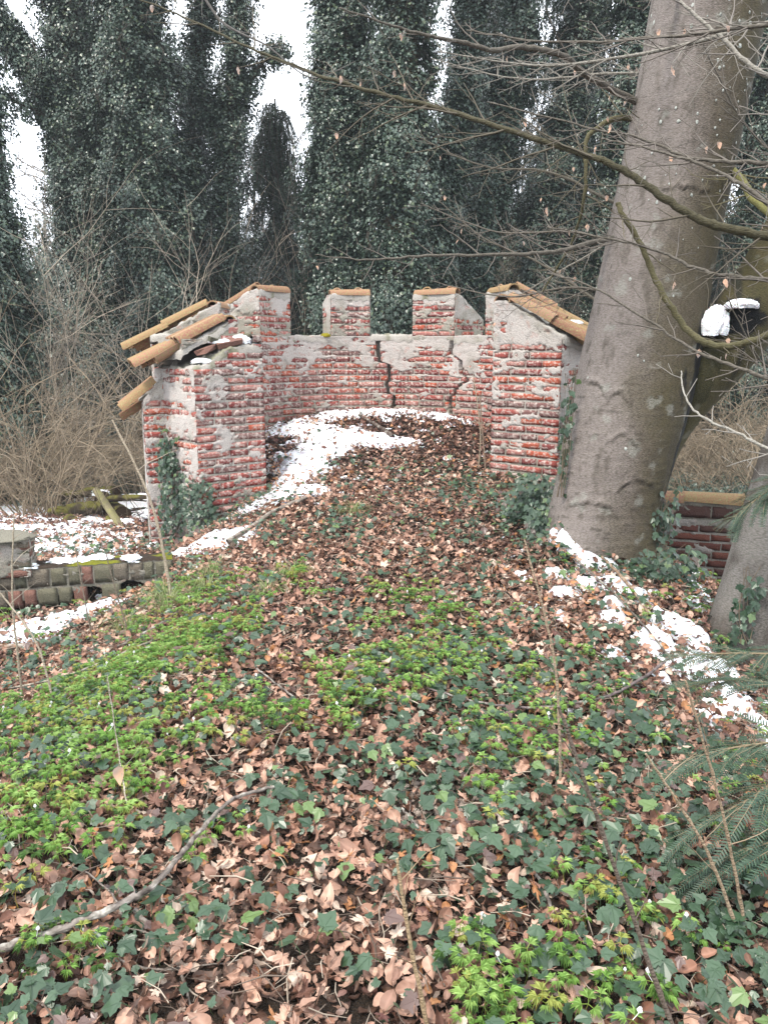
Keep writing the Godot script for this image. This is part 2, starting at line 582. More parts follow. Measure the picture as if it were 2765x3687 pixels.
# One face of a wall: a skin of mortar and plaster with real relief, and the bricks that stand proud of it where the plaster has gone.
# at(u, v, off) gives the point u along, v up and off outwards; cover(u, v) how much plaster is left (0 none, 1 all).
func panel(par: Node3D, at: Callable, u0: float, u1: float, v0: Callable, v1: Callable, cover: Callable, o := {}) -> void:
	var sd: float = o.get("seed", 0.0)
	var cracks: Array = o.get("cracks", [])
	var corner: bool = o.get("corner", false)
	var bricks: Array = o.get("bricks", M.brick)
	var ch: float = o.get("course", COURSE)
	var lens: Array = o.get("lens", [0.335, 0.165])
	var damp: float = o.get("damp", 0.0)
	var step: float = o.get("step", 0.0115)
	var w := int(ceil((u1 - u0) / step)) + 1
	var low := 1e9
	var top := -1e9
	for i in w:
		var u := lerpf(u0, u1, float(i) / (w - 1))
		low = minf(low, v0.call(u))
		top = maxf(top, v1.call(u))
	var h := int(ceil((top - low) / step)) + 1
	var p := PackedVector3Array()
	var cl := PackedColorArray()
	for j in h:
		for i in w:
			var u := lerpf(u0, u1, float(i) / (w - 1))
			var a: float = v0.call(u)
			var b: float = v1.call(u)
			var v := lerpf(a, b, float(j) / (h - 1))
			var cv: float = cover.call(u, v)
			var fr := absf(v / ch - roundf(v / ch)) * ch
			cv += 0.13 * (1.0 - clampf(fr / 0.02, 0.0, 1.0))
			var nf := noise_c.get_noise_2d(u * 14.0 + sd, v * 14.0)
			var off := -0.004 + 0.003 * nf + 0.013 * ss(0.47, 0.55, cv) + 0.003 * noise_c.get_noise_2d(u * 45.0, v * 45.0 + sd)
			for line in cracks:
				var cu := crack_u(line, v)
				if not is_nan(cu):
					var cd := absf(u - cu + 0.012 * noise_c.get_noise_2d(v * 30.0, sd))
					if cd < 0.028:
						off = lerpf(-0.13, off, ss(0.012, 0.028, cd))
			if j == 0 or j == h - 1 or i == 0 or i == w - 1:
				off -= 0.004
			p.append(at.call(u, v, off))
			var t := 0.5 + 0.5 * noise_c.get_noise_2d(u * 2.2 + sd + 9.0, v * 2.2)
			var cc := Color(0.44, 0.41, 0.355).lerp(Color(0.57, 0.525, 0.49), ss(0.42, 0.62, cv) * 0.75 + 0.35 * t)
			var alga := ss(0.35, 0.8, 0.5 + 0.5 * noise_c.get_noise_2d(u * 1.7 - sd, v * 2.6 + 40.0) + 0.55 * (1.0 - ss(0.0, 0.55, v - a)) - 0.15)
			cc = cc.lerp(Color(0.21, 0.205, 0.14), 0.6 * alga)
			var dirt := ss(0.25, 0.7, noise_c.get_noise_2d(u * 7.0 + 3.0 * sd, v * 5.0)) + 0.5 * ss(0.09, 0.0, b - v)
			cc = cc.lerp(Color(0.2, 0.185, 0.16), clampf(0.5 * dirt, 0.0, 0.7))
			var stain := ss(0.25, 0.55, noise_c.get_noise_2d(u * 9.0 - 20.0, v * 12.0 + sd))
			cc = cc.lerp(Color(0.5, 0.3, 0.25), 0.45 * stain)
			cl.append(cc.lerp(Color(0.11, 0.1, 0.08), damp))
	var mb := MB.new()
	var out: Vector3 = at.call((u0 + u1) * 0.5, (low + top) * 0.5, 1.0) - at.call((u0 + u1) * 0.5, (low + top) * 0.5, 0.0)
	mb.sheet(p, cl, w, h, out)
	obj("plaster", mb.mesh(M.plaster), par)
	# the bricks
	var k0 := int(floor(low / ch))
	var k1 := int(ceil(top / ch))
	for k in range(k0, k1):
		var a0 := k * ch + 0.01
		var a1 := (k + 1) * ch - 0.009
		var u := u0
		var n := k
		if not corner:
			u = u0 - rng.randf() * 0.3
		while u < u1:
			var ln: float = lens[posmod(n, lens.size())] * rng.randf_range(0.93, 1.06)
			n += 1
			var e := u + ln
			if u1 - e < 0.07:
				e = u1
			var pieces := [[maxf(u, u0), minf(e, u1)]]
			u = e + rng.randf_range(0.008, 0.018)
			for line in cracks:
				var cu := crack_u(line, (a0 + a1) * 0.5)
				if is_nan(cu):
					continue
				var nx := []
				for q in pieces:
					if cu > q[0] - 0.02 and cu < q[1] + 0.02:
						nx.append([q[0], minf(q[1], cu - 0.02)])
						nx.append([maxf(q[0], cu + 0.02), q[1]])
					else:
						nx.append(q)
				pieces = nx
			for q in pieces:
				if q[1] - q[0] > 0.04:
					brick_at(par, at, q[0], q[1], a0, a1, v0, v1, cover, bricks, sd)


func brick_at(par: Node3D, at: Callable, ua: float, ub: float, va: float, vb: float, v0: Callable, v1: Callable, cover: Callable, bricks: Array, sd: float) -> void:
	var um := (ua + ub) * 0.5
	var vm := (va + vb) * 0.5
	if vb < v0.call(um) + 0.02:
		return
	if vb > minf(v1.call(ua + 0.01), v1.call(ub - 0.01)) + 0.004:
		return
	var bare := false
	for s in 5:
		for t in [0.3, 0.7]:
			if cover.call(lerpf(ua, ub, 0.1 + 0.2 * s), lerpf(va, vb, t)) < 0.53:
				bare = true
	if not bare:
		return
	var nx := clampi(int((ub - ua) / 0.045) + 2, 4, 9)
	var ny := 4
	var c: Vector3 = at.call(um, vm, 0.0)
	var proud := rng.randf_range(0.0, 0.005)
	var tilt := rng.randf_range(-0.006, 0.006)
	var p := PackedVector3Array()
	var cl := PackedColorArray()
	var slope := rng.randf_range(-0.006, 0.006)
	for j in ny + 2:
		for i in nx + 2:
			var fi := clampf(float(i - 1) / (nx - 1), 0.0, 1.0)
			var fj := clampf(float(j - 1) / (ny - 1), 0.0, 1.0)
			var edge := i <= 1 or i >= nx or j <= 1 or j >= ny
			var u := lerpf(ua, ub, fi)
			var v := lerpf(va, vb, fj) + slope * (fi - 0.5)
			var nz := noise_c.get_noise_2d(u * 23.0 + sd * 3.0, v * 23.0)
			var off := 0.002 + proud + tilt * (fj - 0.5) + 0.005 * nz
			if edge:
				u += 0.006 * noise_c.get_noise_2d(u * 40.0, v * 40.0 + 7.0)
				v += 0.006 * noise_c.get_noise_2d(u * 30.0 + 11.0, v * 30.0)
				off -= 0.004
			if i == 0 or i == nx + 1 or j == 0 or j == ny + 1:
				off = -0.09
			p.append(at.call(u, v, off) - c)
			cl.append(Color.WHITE)
	var mb := MB.new()
	mb.sheet(p, cl, nx + 2, ny + 2, at.call(um, vm, 1.0) - at.call(um, vm, 0.0))
	var pick := rng.randf()
	var mt: StandardMaterial3D = bricks[mini(int(pick * bricks.size()), bricks.size() - 1)]
	obj("brick", mb.mesh(mt), par, c)


func lump_mesh(rx: float, ry: float, rz: float, sd: float, m: Material, col := Color.WHITE, rough := 0.3, freq := 2.0, fine := 1) -> ArrayMesh:
	var w := 24 * fine + 1
	var h := 10 * fine
	var p := PackedVector3Array()
	var cl := PackedColorArray()
	for j in h:
		for i in w:
			var a := TAU * i / (w - 1)
			var e := lerpf(-0.35, PI / 2, float(j) / (h - 1))
			var d := Vector3(cos(e) * cos(a), sin(e), cos(e) * sin(a))
			var q := d * freq
			var k := 1.0 + rough * noise_c.get_noise_3d(q.x + sd, q.y, q.z) + 0.4 * rough * noise_c.get_noise_3d(q.x * 3.0 + sd, q.y * 3.0, q.z * 3.0)
			p.append(Vector3(d.x * rx * k, d.y * ry * k, d.z * rz * k))
			cl.append(col)
	var b := MB.new()
	b.sheet(p, cl, w, h, Vector3(1, 0, 0))
	# the seam and first triangle decide the facing; make sure that it looks outwards
	return b.mesh(m)


func tile_mesh(length: float, r0: float, r1: float, m: Material, sd: float) -> ArrayMesh:
	var b := MB.new()
	var w := 7
	var h := 11
	var thick := 0.014
	for side in 2:
		var p := PackedVector3Array()
		var cl := PackedColorArray()
		for j in h:
			for i in w:
				var x := length * i / (w - 1)
				var a := PI * j / (h - 1)
				var r := lerpf(r0, r1, float(i) / (w - 1)) - thick * side + 0.0025 * noise_c.get_noise_3d(x * 9.0, a * 2.0, sd)
				var xx := x
				if i == 0 or i == w - 1:
					xx += 0.006 * noise_c.get_noise_2d(a * 3.0, sd + i)
				p.append(Vector3(xx, r * sin(a), r * cos(a)))
				cl.append(Color.WHITE)
		b.sheet(p, cl, w, h, Vector3(0, 0, 1) if side == 0 else Vector3(0, 0, -1))
	var n := w * h
	for j in h - 1:
		for e in [0, w - 1]:
			b.quad(b.v[j * w + e], b.v[(j + 1) * w + e], b.v[n + (j + 1) * w + e], b.v[n + j * w + e], Color.WHITE)
	for e in [0, h - 1]:
		for i in w - 1:
			b.quad(b.v[e * w + i], b.v[e * w + i + 1], b.v[n + e * w + i + 1], b.v[n + e * w + i], Color.WHITE)
	return b.mesh(m)


var tile_meshes := []


func put_tile(par: Node3D, a: Vector3, b: Vector3, called := "roof_tile", hollow := false, wide := 1.0) -> MeshInstance3D:
	if tile_meshes.is_empty():
		for k in 8:
			tile_meshes.append(tile_mesh(0.46, 0.066, 0.08, M.tile[k % 4], k * 3.7))
	var d := (b - a).normalized()
	var y := (Vector3.UP - d * d.y).normalized()
	var z := d.cross(y)
	if hollow:
		y = -y
		z = -z
	var s := a.distance_to(b) / 0.46
	return obj(called, tile_meshes[rng.randi() % 8], par, a, Basis(d * s, y * wide, z * wide))


func polar(r: float, deg: float, y: float) -> Vector3:
	var t := deg_to_rad(deg)
	return Vector3(CX + r * sin(t), y, CZ - r * cos(t))


var rim := 9.0


func outer_r(deg: float) -> float:
	return minf(rim, lerpf(2.36, 2.14, ss(98.0, 128.0, absf(deg))))


func roof_y(r: float) -> float:
	return 2.22 - 0.55 * maxf(0.0, r - 1.52)


# A block of the ring: closed on all sides, a little inside the finished faces.
func arc_core(d0: float, d1: float, ri: float, inset: float, y0: float, ytop: Callable, col: Color) -> ArrayMesh:
	var b := MB.new()
	var w := maxi(4, int((d1 - d0) / 4.0) + 2)
	var h := 8
	var white := PackedColorArray()
	var up := PackedVector3Array()
	var da := d0 + rad_to_deg(inset / 1.8)
	var db := d1 - rad_to_deg(inset / 1.8)
	for j in h:
		for i in w:
			var t := lerpf(da, db, float(i) / (w - 1))
			var r := lerpf(ri, outer_r(t) - inset, float(j) / (h - 1))
			up.append(polar(r, t, ytop.call(r) - inset))
			white.append(col)
	b.sheet(up, white, w, h, Vector3.UP)
	for j in [0, h - 1]:
		var f := PackedVector3Array()
		var cl := PackedColorArray()
		for e in 2:
			for i in w:
				var q := up[j * w + i]
				f.append(q if e == 0 else Vector3(q.x, y0, q.z))
				cl.append(col)
		var mid := (da + db) * 0.5
		b.sheet(f, cl, w, 2, (polar(1.0, da, 0) - polar(0.0, 0, 0)) * (1.0 if j else -1.0))
	for i in [0, w - 1]:
		var f := PackedVector3Array()
		var cl := PackedColorArray()
		for e in 2:
			for j in h:
				var q := up[j * w + i]
				f.append(q if e == 0 else Vector3(q.x, y0, q.z))
				cl.append(col)
		var tn := polar(1.0, (da if i == 0 else db) + 90.0, 0) - polar(0.0, 0, 0)
		b.sheet(f, cl, h, 2, tn * (-1.0 if i == 0 else 1.0))
	return b.mesh(M.plaster)


# mortar bed on top, lumpy, with its rim turned down over the faces
func arc_cap(par: Node3D, called: String, d0: float, d1: float, ri: float, ytop: Callable, over: float, rough: float, green: float, sd: float) -> void:
	var w := maxi(8, int(deg_to_rad(d1 - d0) * 2.0 / 0.03))
	var h := 34
	var p := PackedVector3Array()
	var cl := PackedColorArray()
	for j in h + 2:
		for i in w + 2:
			var fi := clampf(float(i - 1) / (w - 1), 0.0, 1.0)
			var fj := clampf(float(j - 1) / (h - 1), 0.0, 1.0)
			var t := lerpf(d0, d1, fi)
			var r := lerpf(ri - over, outer_r(t) + over, fj)
			var q := polar(r, t, 0)
			var nn := noise_c.get_noise_3d(q.x * 6.0, sd, q.z * 6.0) + 0.6 * noise_c.get_noise_3d(q.x * 17.0, sd + 5.0, q.z * 17.0)
			var y: float = ytop.call(r) + rough * nn
			if i <= 1 or i >= w or j <= 1 or j >= h:
				y -= 0.012 + rough * 0.3
			if i == 0 or i == w + 1 or j == 0 or j == h + 1:
				y -= 0.055 + 0.035 * noise_c.get_noise_2d(q.x * 9.0 + q.z * 9.0, sd)
			p.append(Vector3(q.x, y, q.z))
			var cc := Color(0.34, 0.32, 0.28).lerp(Color(0.5, 0.47, 0.43), 0.5 + 0.5 * noise_c.get_noise_2d(q.x * 5.0 + sd, q.z * 5.0))
			var mo := ss(0.1, 0.5, noise_c.get_noise_2d(q.x * 4.0 - sd, q.z * 4.0) + green)
			cc = cc.lerp(Color(0.17, 0.17, 0.09), 0.75 * mo)
			cl.append(cc)
	var b := MB.new()
	b.sheet(p, cl, w + 2, h + 2, Vector3.UP)
	obj(called, b.mesh(M.plaster), par)


func plain_cover(bias: float, sd: float) -> Callable:
	return func(u: float, v: float) -> float:
		return 0.46 + bias + 0.55 * noise_c.get_noise_2d(u * 2.6 + sd, v * 4.5) + 0.22 * noise_c.get_noise_2d(u * 12.0 + sd, v * 16.0 + 30.0)


func merlon(d0: float, d1: float, ri: float, drop: float, columns: int, sides: Array, bias: float, sd: float, limit := 9.0) -> Node3D:
	rim = limit
	var m := holder("merlon", turret, -turret.position)
	var yt := func(r: float) -> float: return roof_y(r) - drop
	var base := 1.66
	obj("core", arc_core(d0, d1, ri + 0.03, 0.03, base, yt, Color(0.4, 0.37, 0.32)), m)
	var flat := func(_u: float) -> float: return base
	var inner := func(u: float, v: float, off: float) -> Vector3:
		return polar(ri - off, rad_to_deg(u / ri), v)
	var itop := func(_u: float) -> float: return yt.call(ri) - 0.01
	panel(m, inner, deg_to_rad(d0) * ri, deg_to_rad(d1) * ri, flat, itop, func(u: float, v: float) -> float:
		return 0.4 + bias + 0.5 * noise_c.get_noise_2d(u * 3.0 + sd, v * 5.0) + 0.22 * noise_c.get_noise_2d(u * 12.0 + sd, v * 16.0 + 30.0) + 0.3 * ss(1.98, 2.2, v), {"seed": sd, "corner": true})
	for s in sides:
		var deg: float = d0 if s < 0 else d1
		var side := func(u: float, v: float, off: float) -> Vector3:
			var tn := polar(1.0, deg + 90.0, 0) - polar(0.0, 0, 0)
			return polar(u, deg, v) + tn * off * s
		panel(m, side, ri, outer_r(deg), flat, func(u: float) -> float: return yt.call(u) - 0.01, plain_cover(bias + 0.1, sd + 3.0), {"seed": sd + 3.0, "corner": true})
	arc_cap(m, "mortar_slope", d0, d1, ri, yt, 0.012, 0.03, -0.05, sd)
	# tiles: a ridge tile along the inner edge, then rows of half pipes down to the eaves
	var mid := (d0 + d1) * 0.5
	var half := (d1 - d0) * 0.5
	var ra := ri + 0.07
	put_tile(m, polar(ra, mid - half * 0.95, yt.call(ra) - 0.015), polar(ra, mid + half * 0.98, yt.call(ra) - 0.015), "ridge_tile")
	for c in columns:
		var t := lerpf(d0, d1, (c + 0.5) / columns)
		var lift := 0.02
		for k in 3:
			var r0 := ri + 0.1 + 0.4 * k + rng.randf_range(-0.02, 0.02)
			var r1 := r0 + 0.46
			var tj := t + rng.randf_range(-0.7, 0.7)
			if r1 > outer_r(t) + 0.36:
				continue
			put_tile(m, polar(r0, t, yt.call(r0) + lift + 0.012 - 0.0), polar(r1, tj, yt.call(r1) + lift + 0.03), "roof_tile")
		if c < columns - 1:
			var tc := lerpf(d0, d1, (c + 1.0) / columns)
			var re := outer_r(tc)
			put_tile(m, polar(re - 0.25, tc, yt.call(re - 0.25) + 0.06), polar(re + 0.2, tc, yt.call(re + 0.2) + 0.06), "channel_tile", true)
	rim = 9.0
	return m


func build_turret() -> void:
	turret = holder("ruined_turret", self, Vector3(CX, 0.3, CZ))
	tag(turret, "ruined round brick turret with battlements, peeling plaster and terracotta roof tiles", "turret")
	var wall := holder("curved_wall", turret, -turret.position)
	obj("core", arc_core(-127.5, -104.0, RI + 0.17, 0.03, -1.6, func(r: float) -> float: return 1.58 - 0.2 * ss(1.7, 2.14, r), Color(0.2, 0.18, 0.15)), wall)
	obj("core", arc_core(-104.0, 104.0, RI + 0.17, 0.03, -1.6, func(r: float) -> float: return minf(1.7, roof_y(r) - 0.1), Color(0.2, 0.18, 0.15)), wall)
	obj("core", arc_core(104.0, 127.5, RI + 0.17, 0.03, -1.6, func(r: float) -> float: return minf(1.66, roof_y(r) - 0.22), Color(0.2, 0.18, 0.15)), wall)
	var inner := func(u: float, v: float, off: float) -> Vector3:
		var t := rad_to_deg(u / RI)
		return polar(RI - off + 0.012 * noise_c.get_noise_2d(u * 0.8, v * 1.2), t, v)
	var low := func(u: float) -> float:
		var q := polar(RI - 0.1, rad_to_deg(u / RI), 0)
		return land(q.x, q.z) - 0.08
	var wtop := func(_u: float) -> float: return 1.715
	var cov := func(u: float, v: float) -> float:
		var c := 0.38 + 0.5 * noise_c.get_noise_2d(u * 2.4 + 5.0, v * 4.5) + 0.22 * noise_c.get_noise_2d(u * 12.0, v * 16.0 + 30.0)
		c += 0.3 * ss(1.5, 1.66, v) * ss(-1.1, -0.9, u)
		c -= 0.1 * ss(1.45, 1.1, v)
		# big sheets of plaster that still hold
		c += 0.35 * exp(-pow((u + 1.05) / 0.25, 2.0) - pow((v - 1.5) / 0.14, 2.0))
		c += 0.5 * exp(-pow((u - 0.22) / 0.2, 2.0) - pow((v - 1.5) / 0.2, 2.0))
		c += 0.6 * exp(-pow((u - 1.1) / 0.22, 2.0) - pow((v - 1.5) / 0.22, 2.0))
		return c
	var ca := [Vector2(-0.02, 1.75), Vector2(-0.01, 1.55), Vector2(0.005, 1.4), Vector2(0.12, 1.36), Vector2(0.13, 1.2), Vector2(0.1, 1.12), Vector2(0.12, 1.0), Vector2(0.19, 0.97), Vector2(0.17, 0.7)]
	var cb := [Vector2(0.97, 2.0), Vector2(0.95, 1.6), Vector2(0.93, 1.5), Vector2(1.08, 1.42), Vector2(1.1, 1.25), Vector2(1.2, 1.19), Vector2(1.03, 1.1), Vector2(1.0, 1.02), Vector2(0.93, 0.95), Vector2(0.98, 0.7)]
	panel(wall, inner, deg_to_rad(-127.6) * RI, deg_to_rad(127.6) * RI, low, wtop, cov, {"seed": 2.0, "cracks": [ca, cb]})
	var outer := func(u: float, v: float, off: float) -> Vector3:
		var t := rad_to_deg(u / 2.3)
		return polar(outer_r(t) + off, t, v)
	for s in [-1.0, 1.0]:
		var a := deg_to_rad(128.0 if s > 0 else -128.0) * 2.3
		var b := deg_to_rad(52.0 if s > 0 else -52.0) * 2.3
		var olow := func(u: float) -> float:
			var q := polar(2.45, rad_to_deg(u / 2.3), 0)
			return land(q.x, q.z) - 0.1
		panel(wall, outer, minf(a, b), maxf(a, b), olow, func(u: float) -> float: return 1.38 if u < deg_to_rad(-104.0) * 2.3 else (1.62 if absf(u) > deg_to_rad(78.0) * 2.3 else 1.7), plain_cover(0.1, 17.0 + s), {"seed": 17.0 + s, "corner": true, "step": 0.02})
	# the two cut ends
	for s in [-1.0, 1.0]:
		var pier := holder("end_pier", turret, -turret.position)
		var deg: float = 128.0 * s
		var end := func(u: float, v: float, off: float) -> Vector3:
			var tn := polar(1.0, deg + 90.0, 0) - polar(0.0, 0, 0)
			return polar(u, deg, v) + tn * off * s
		var elow := func(u: float) -> float:
			var q := polar(u, deg + s * 4.0, 0)
			return land(q.x, q.z) - 0.1
		var etop := func(u: float) -> float:
			if s < 0:
				return 1.585 - 0.2 * ss(1.7, 2.14, u)
			return minf(roof_y(u) - 0.2, 2.03)
		var ecov := func(u: float, v: float) -> float:
			var c := 0.4 + 0.55 * noise_c.get_noise_2d(u * 2.6 + 61.0 * s, v * 4.5) + 0.22 * noise_c.get_noise_2d(u * 12.0 + s, v * 16.0)
			if s > 0:
				c += 0.3 * ss(1.45, 1.75, v) - 0.12 * ss(1.3, 1.0, v)
			else:
				c -= 0.07
			return c
		panel(pier, end, RI, 2.14, elow, etop, ecov, {"seed": 31.0 + s, "corner": true, "lens": [0.335, 0.165, 0.2]})
		if s < 0:
			arc_cap(pier, "broken_top", -128.0, -106.0, RI, func(r: float) -> float: return 1.6 - 0.2 * ss(1.7, 2.14, r), 0.0, 0.045, 0.1, 77.0)
	# battlements, from the left pier round to the right one
	merlon(-122.0, -106.0, 1.6, 0.3, 4, [-1], -0.1, 101.0)
	merlon(-101.0, -80.0, 1.66, 0.1, 4, [-1], 0.12, 111.0)
	merlon(-70.0, -47.6, RI, 0.0, 2, [-1, 1], 0.02, 121.0)
	merlon(-24.5, -4.7, RI, 0.0, 2, [-1, 1], 0.0, 131.0, 1.7)
	merlon(17.0, 39.6, RI, 0.0, 2, [-1, 1], 0.0, 141.0, 2.05)
	merlon(60.0, 82.0, RI, 0.02, 3, [-1, 1], 0.08, 151.0)
	merlon(105.0, 127.6, RI, 0.2, 3, [-1], 0.1, 161.0)
	var gaps := [[-106.0, -101.0, 1.7], [-80.0, -70.0, 1.7], [-47.6, -24.5, 1.7], [-4.7, 17.0, 1.72], [39.6, 60.0, 1.7], [82.0, 105.0, 1.7]]
	for g in gaps:
		var yy: float = g[2]
		arc_cap(wall, "mortar_top", g[0], g[1], RI, func(_r: float) -> float: return yy + 0.012, 0.012, 0.03, 0.0, 3.0 * g[0])
	# small stepped buttress on the outside left, with a roof of its own
	var bt := holder("buttress", turret, -turret.position)
	var bl := func(u: float) -> float:
		var q := polar(2.6, rad_to_deg(u / 2.4), 0)
		return land(q.x, q.z) - 0.1
	var bo := func(u: float, v: float, off: float) -> Vector3:
		return polar(2.47 + off, rad_to_deg(u / 2.4), v)
	panel(bt, bo, deg_to_rad(-112.0) * 2.4, deg_to_rad(-80.0) * 2.4, bl, func(_u: float) -> float: return 1.06, plain_cover(0.1, 55.0), {"seed": 55.0, "corner": true, "step": 0.02})
	var bs := func(u: float, v: float, off: float) -> Vector3:
		var tn := polar(1.0, -112.0 + 90.0, 0) - polar(0.0, 0, 0)
		return polar(u, -112.0, v) - tn * off
	panel(bt, bs, 2.12, 2.47, func(_u: float) -> float: return -0.8, func(u: float) -> float: return 1.28 - 1.2 * (u - 2.3), plain_cover(0.0, 58.0), {"seed": 58.0, "corner": true})
	for k in 4:
		var t := -110.5 + 7.5 * k
		put_tile(bt, polar(2.33, t, 1.25), polar(2.66, t + rng.randf_range(-1, 1), 0.98 + rng.randf_range(-0.02, 0.02)), "roof_tile")
		if k < 3:
			put_tile(bt, polar(2.4, t + 3.7, 1.12), polar(2.7, t + 3.7, 0.93), "channel_tile", true)
	var mo := MB.new()
	var mp := PackedVector3Array()
	var mc := PackedColorArray()
	for j in 6:
		for i in 24:
			var r := 2.3 + 0.04 * j
			var t := -112.0 + 32.0 * i / 23.0
			var q := polar(r, t, 1.2 - 0.75 * (r - 2.33) + 0.03 * noise_c.get_noise_2d(t, r * 20.0))
			mp.append(q)
			mc.append(Color(0.34, 0.31, 0.27))
	mo.sheet(mp, mc, 24, 6, Vector3.UP)
	obj("mortar_slope", mo.mesh(M.plaster), bt)
	# loose pieces on the broken left pier
	var ruin := [[1.72, -125.0, 1.63, 0.4, 0.3], [1.95, -124.0, 1.56, 1.2, -0.25], [1.6, -122.5, 1.67, 0.1, 0.15], [1.85, -120.5, 1.66, 2.2, 0.3]]
	for q in ruin:
		var b := MB.new()
		var cs := PackedVector3Array()
		for k in 8:
			cs.append(Vector3((0.13 if k & 1 else -0.13), (0.026 if k & 2 else -0.026), (0.065 if k & 4 else -0.065)) * rng.randf_range(0.8, 1.1))
		for f in [[0, 4, 5, 1], [2, 3, 7, 6], [0, 1, 3, 2], [4, 6, 7, 5], [0, 2, 6, 4], [1, 5, 7, 3]]:
			b.quad(cs[f[0]], cs[f[3]], cs[f[2]], cs[f[1]], Color.WHITE)
		var o := obj("loose_brick", b.mesh(M.mossy_brick[rng.randi() % 4]), self, polar(q[0], q[1], q[2]), Basis.from_euler(Vector3(q[4], q[3], 0.2)))
		tag(o, ["flat broken brick tipped up on the inner edge of the left pier", "mossy brick fragment lying near the outer corner of the left pier", "small loose brick on the front rim of the left pier", "tilted brick slab just below the lowest roof tiles of the left pier"][ruin.find(q)], "brick", "loose bricks on the broken left pier")
	var sl := [[1.6, -124.5, 1.64, 0.1, 0.06], [1.5, -121.0, 1.63, 0.12, 0.07], [2.02, -125.5, 1.45, 0.1, 0.035], [1.78, -123.0, 1.63, 0.14, 0.03]]
	for q in sl:
		tag(obj("snow_patch", lump_mesh(q[3], q[4], q[3] * 0.6, q[0] * 9.0, M.snow), self, polar(q[0], q[1], q[2])), ["snow clump on the broken top of the left pier, nearest its inner edge", "largest snow clump on the left pier, behind its rim", "small snow clump at the outer corner of the left pier", "thin snow smear beside the tilted slabs of the left pier"][sl.find(q)], "snow", "snow left on the turret")
	obj("moss_cushion", lump_mesh(0.06, 0.035, 0.07, 3.0, M.moss, Color(0.42, 0.36, 0.02)), wall, polar(1.45, -27.0, 1.715))
	var rs := polar(2.0, 112.0, roof_y(2.0) - 0.14)
	tag(obj("snow_patch", lump_mesh(0.16, 0.03, 0.05, 4.0, M.snow), self, rs), "streak of snow between the roof tiles of the right pier", "snow", "snow left on the turret")


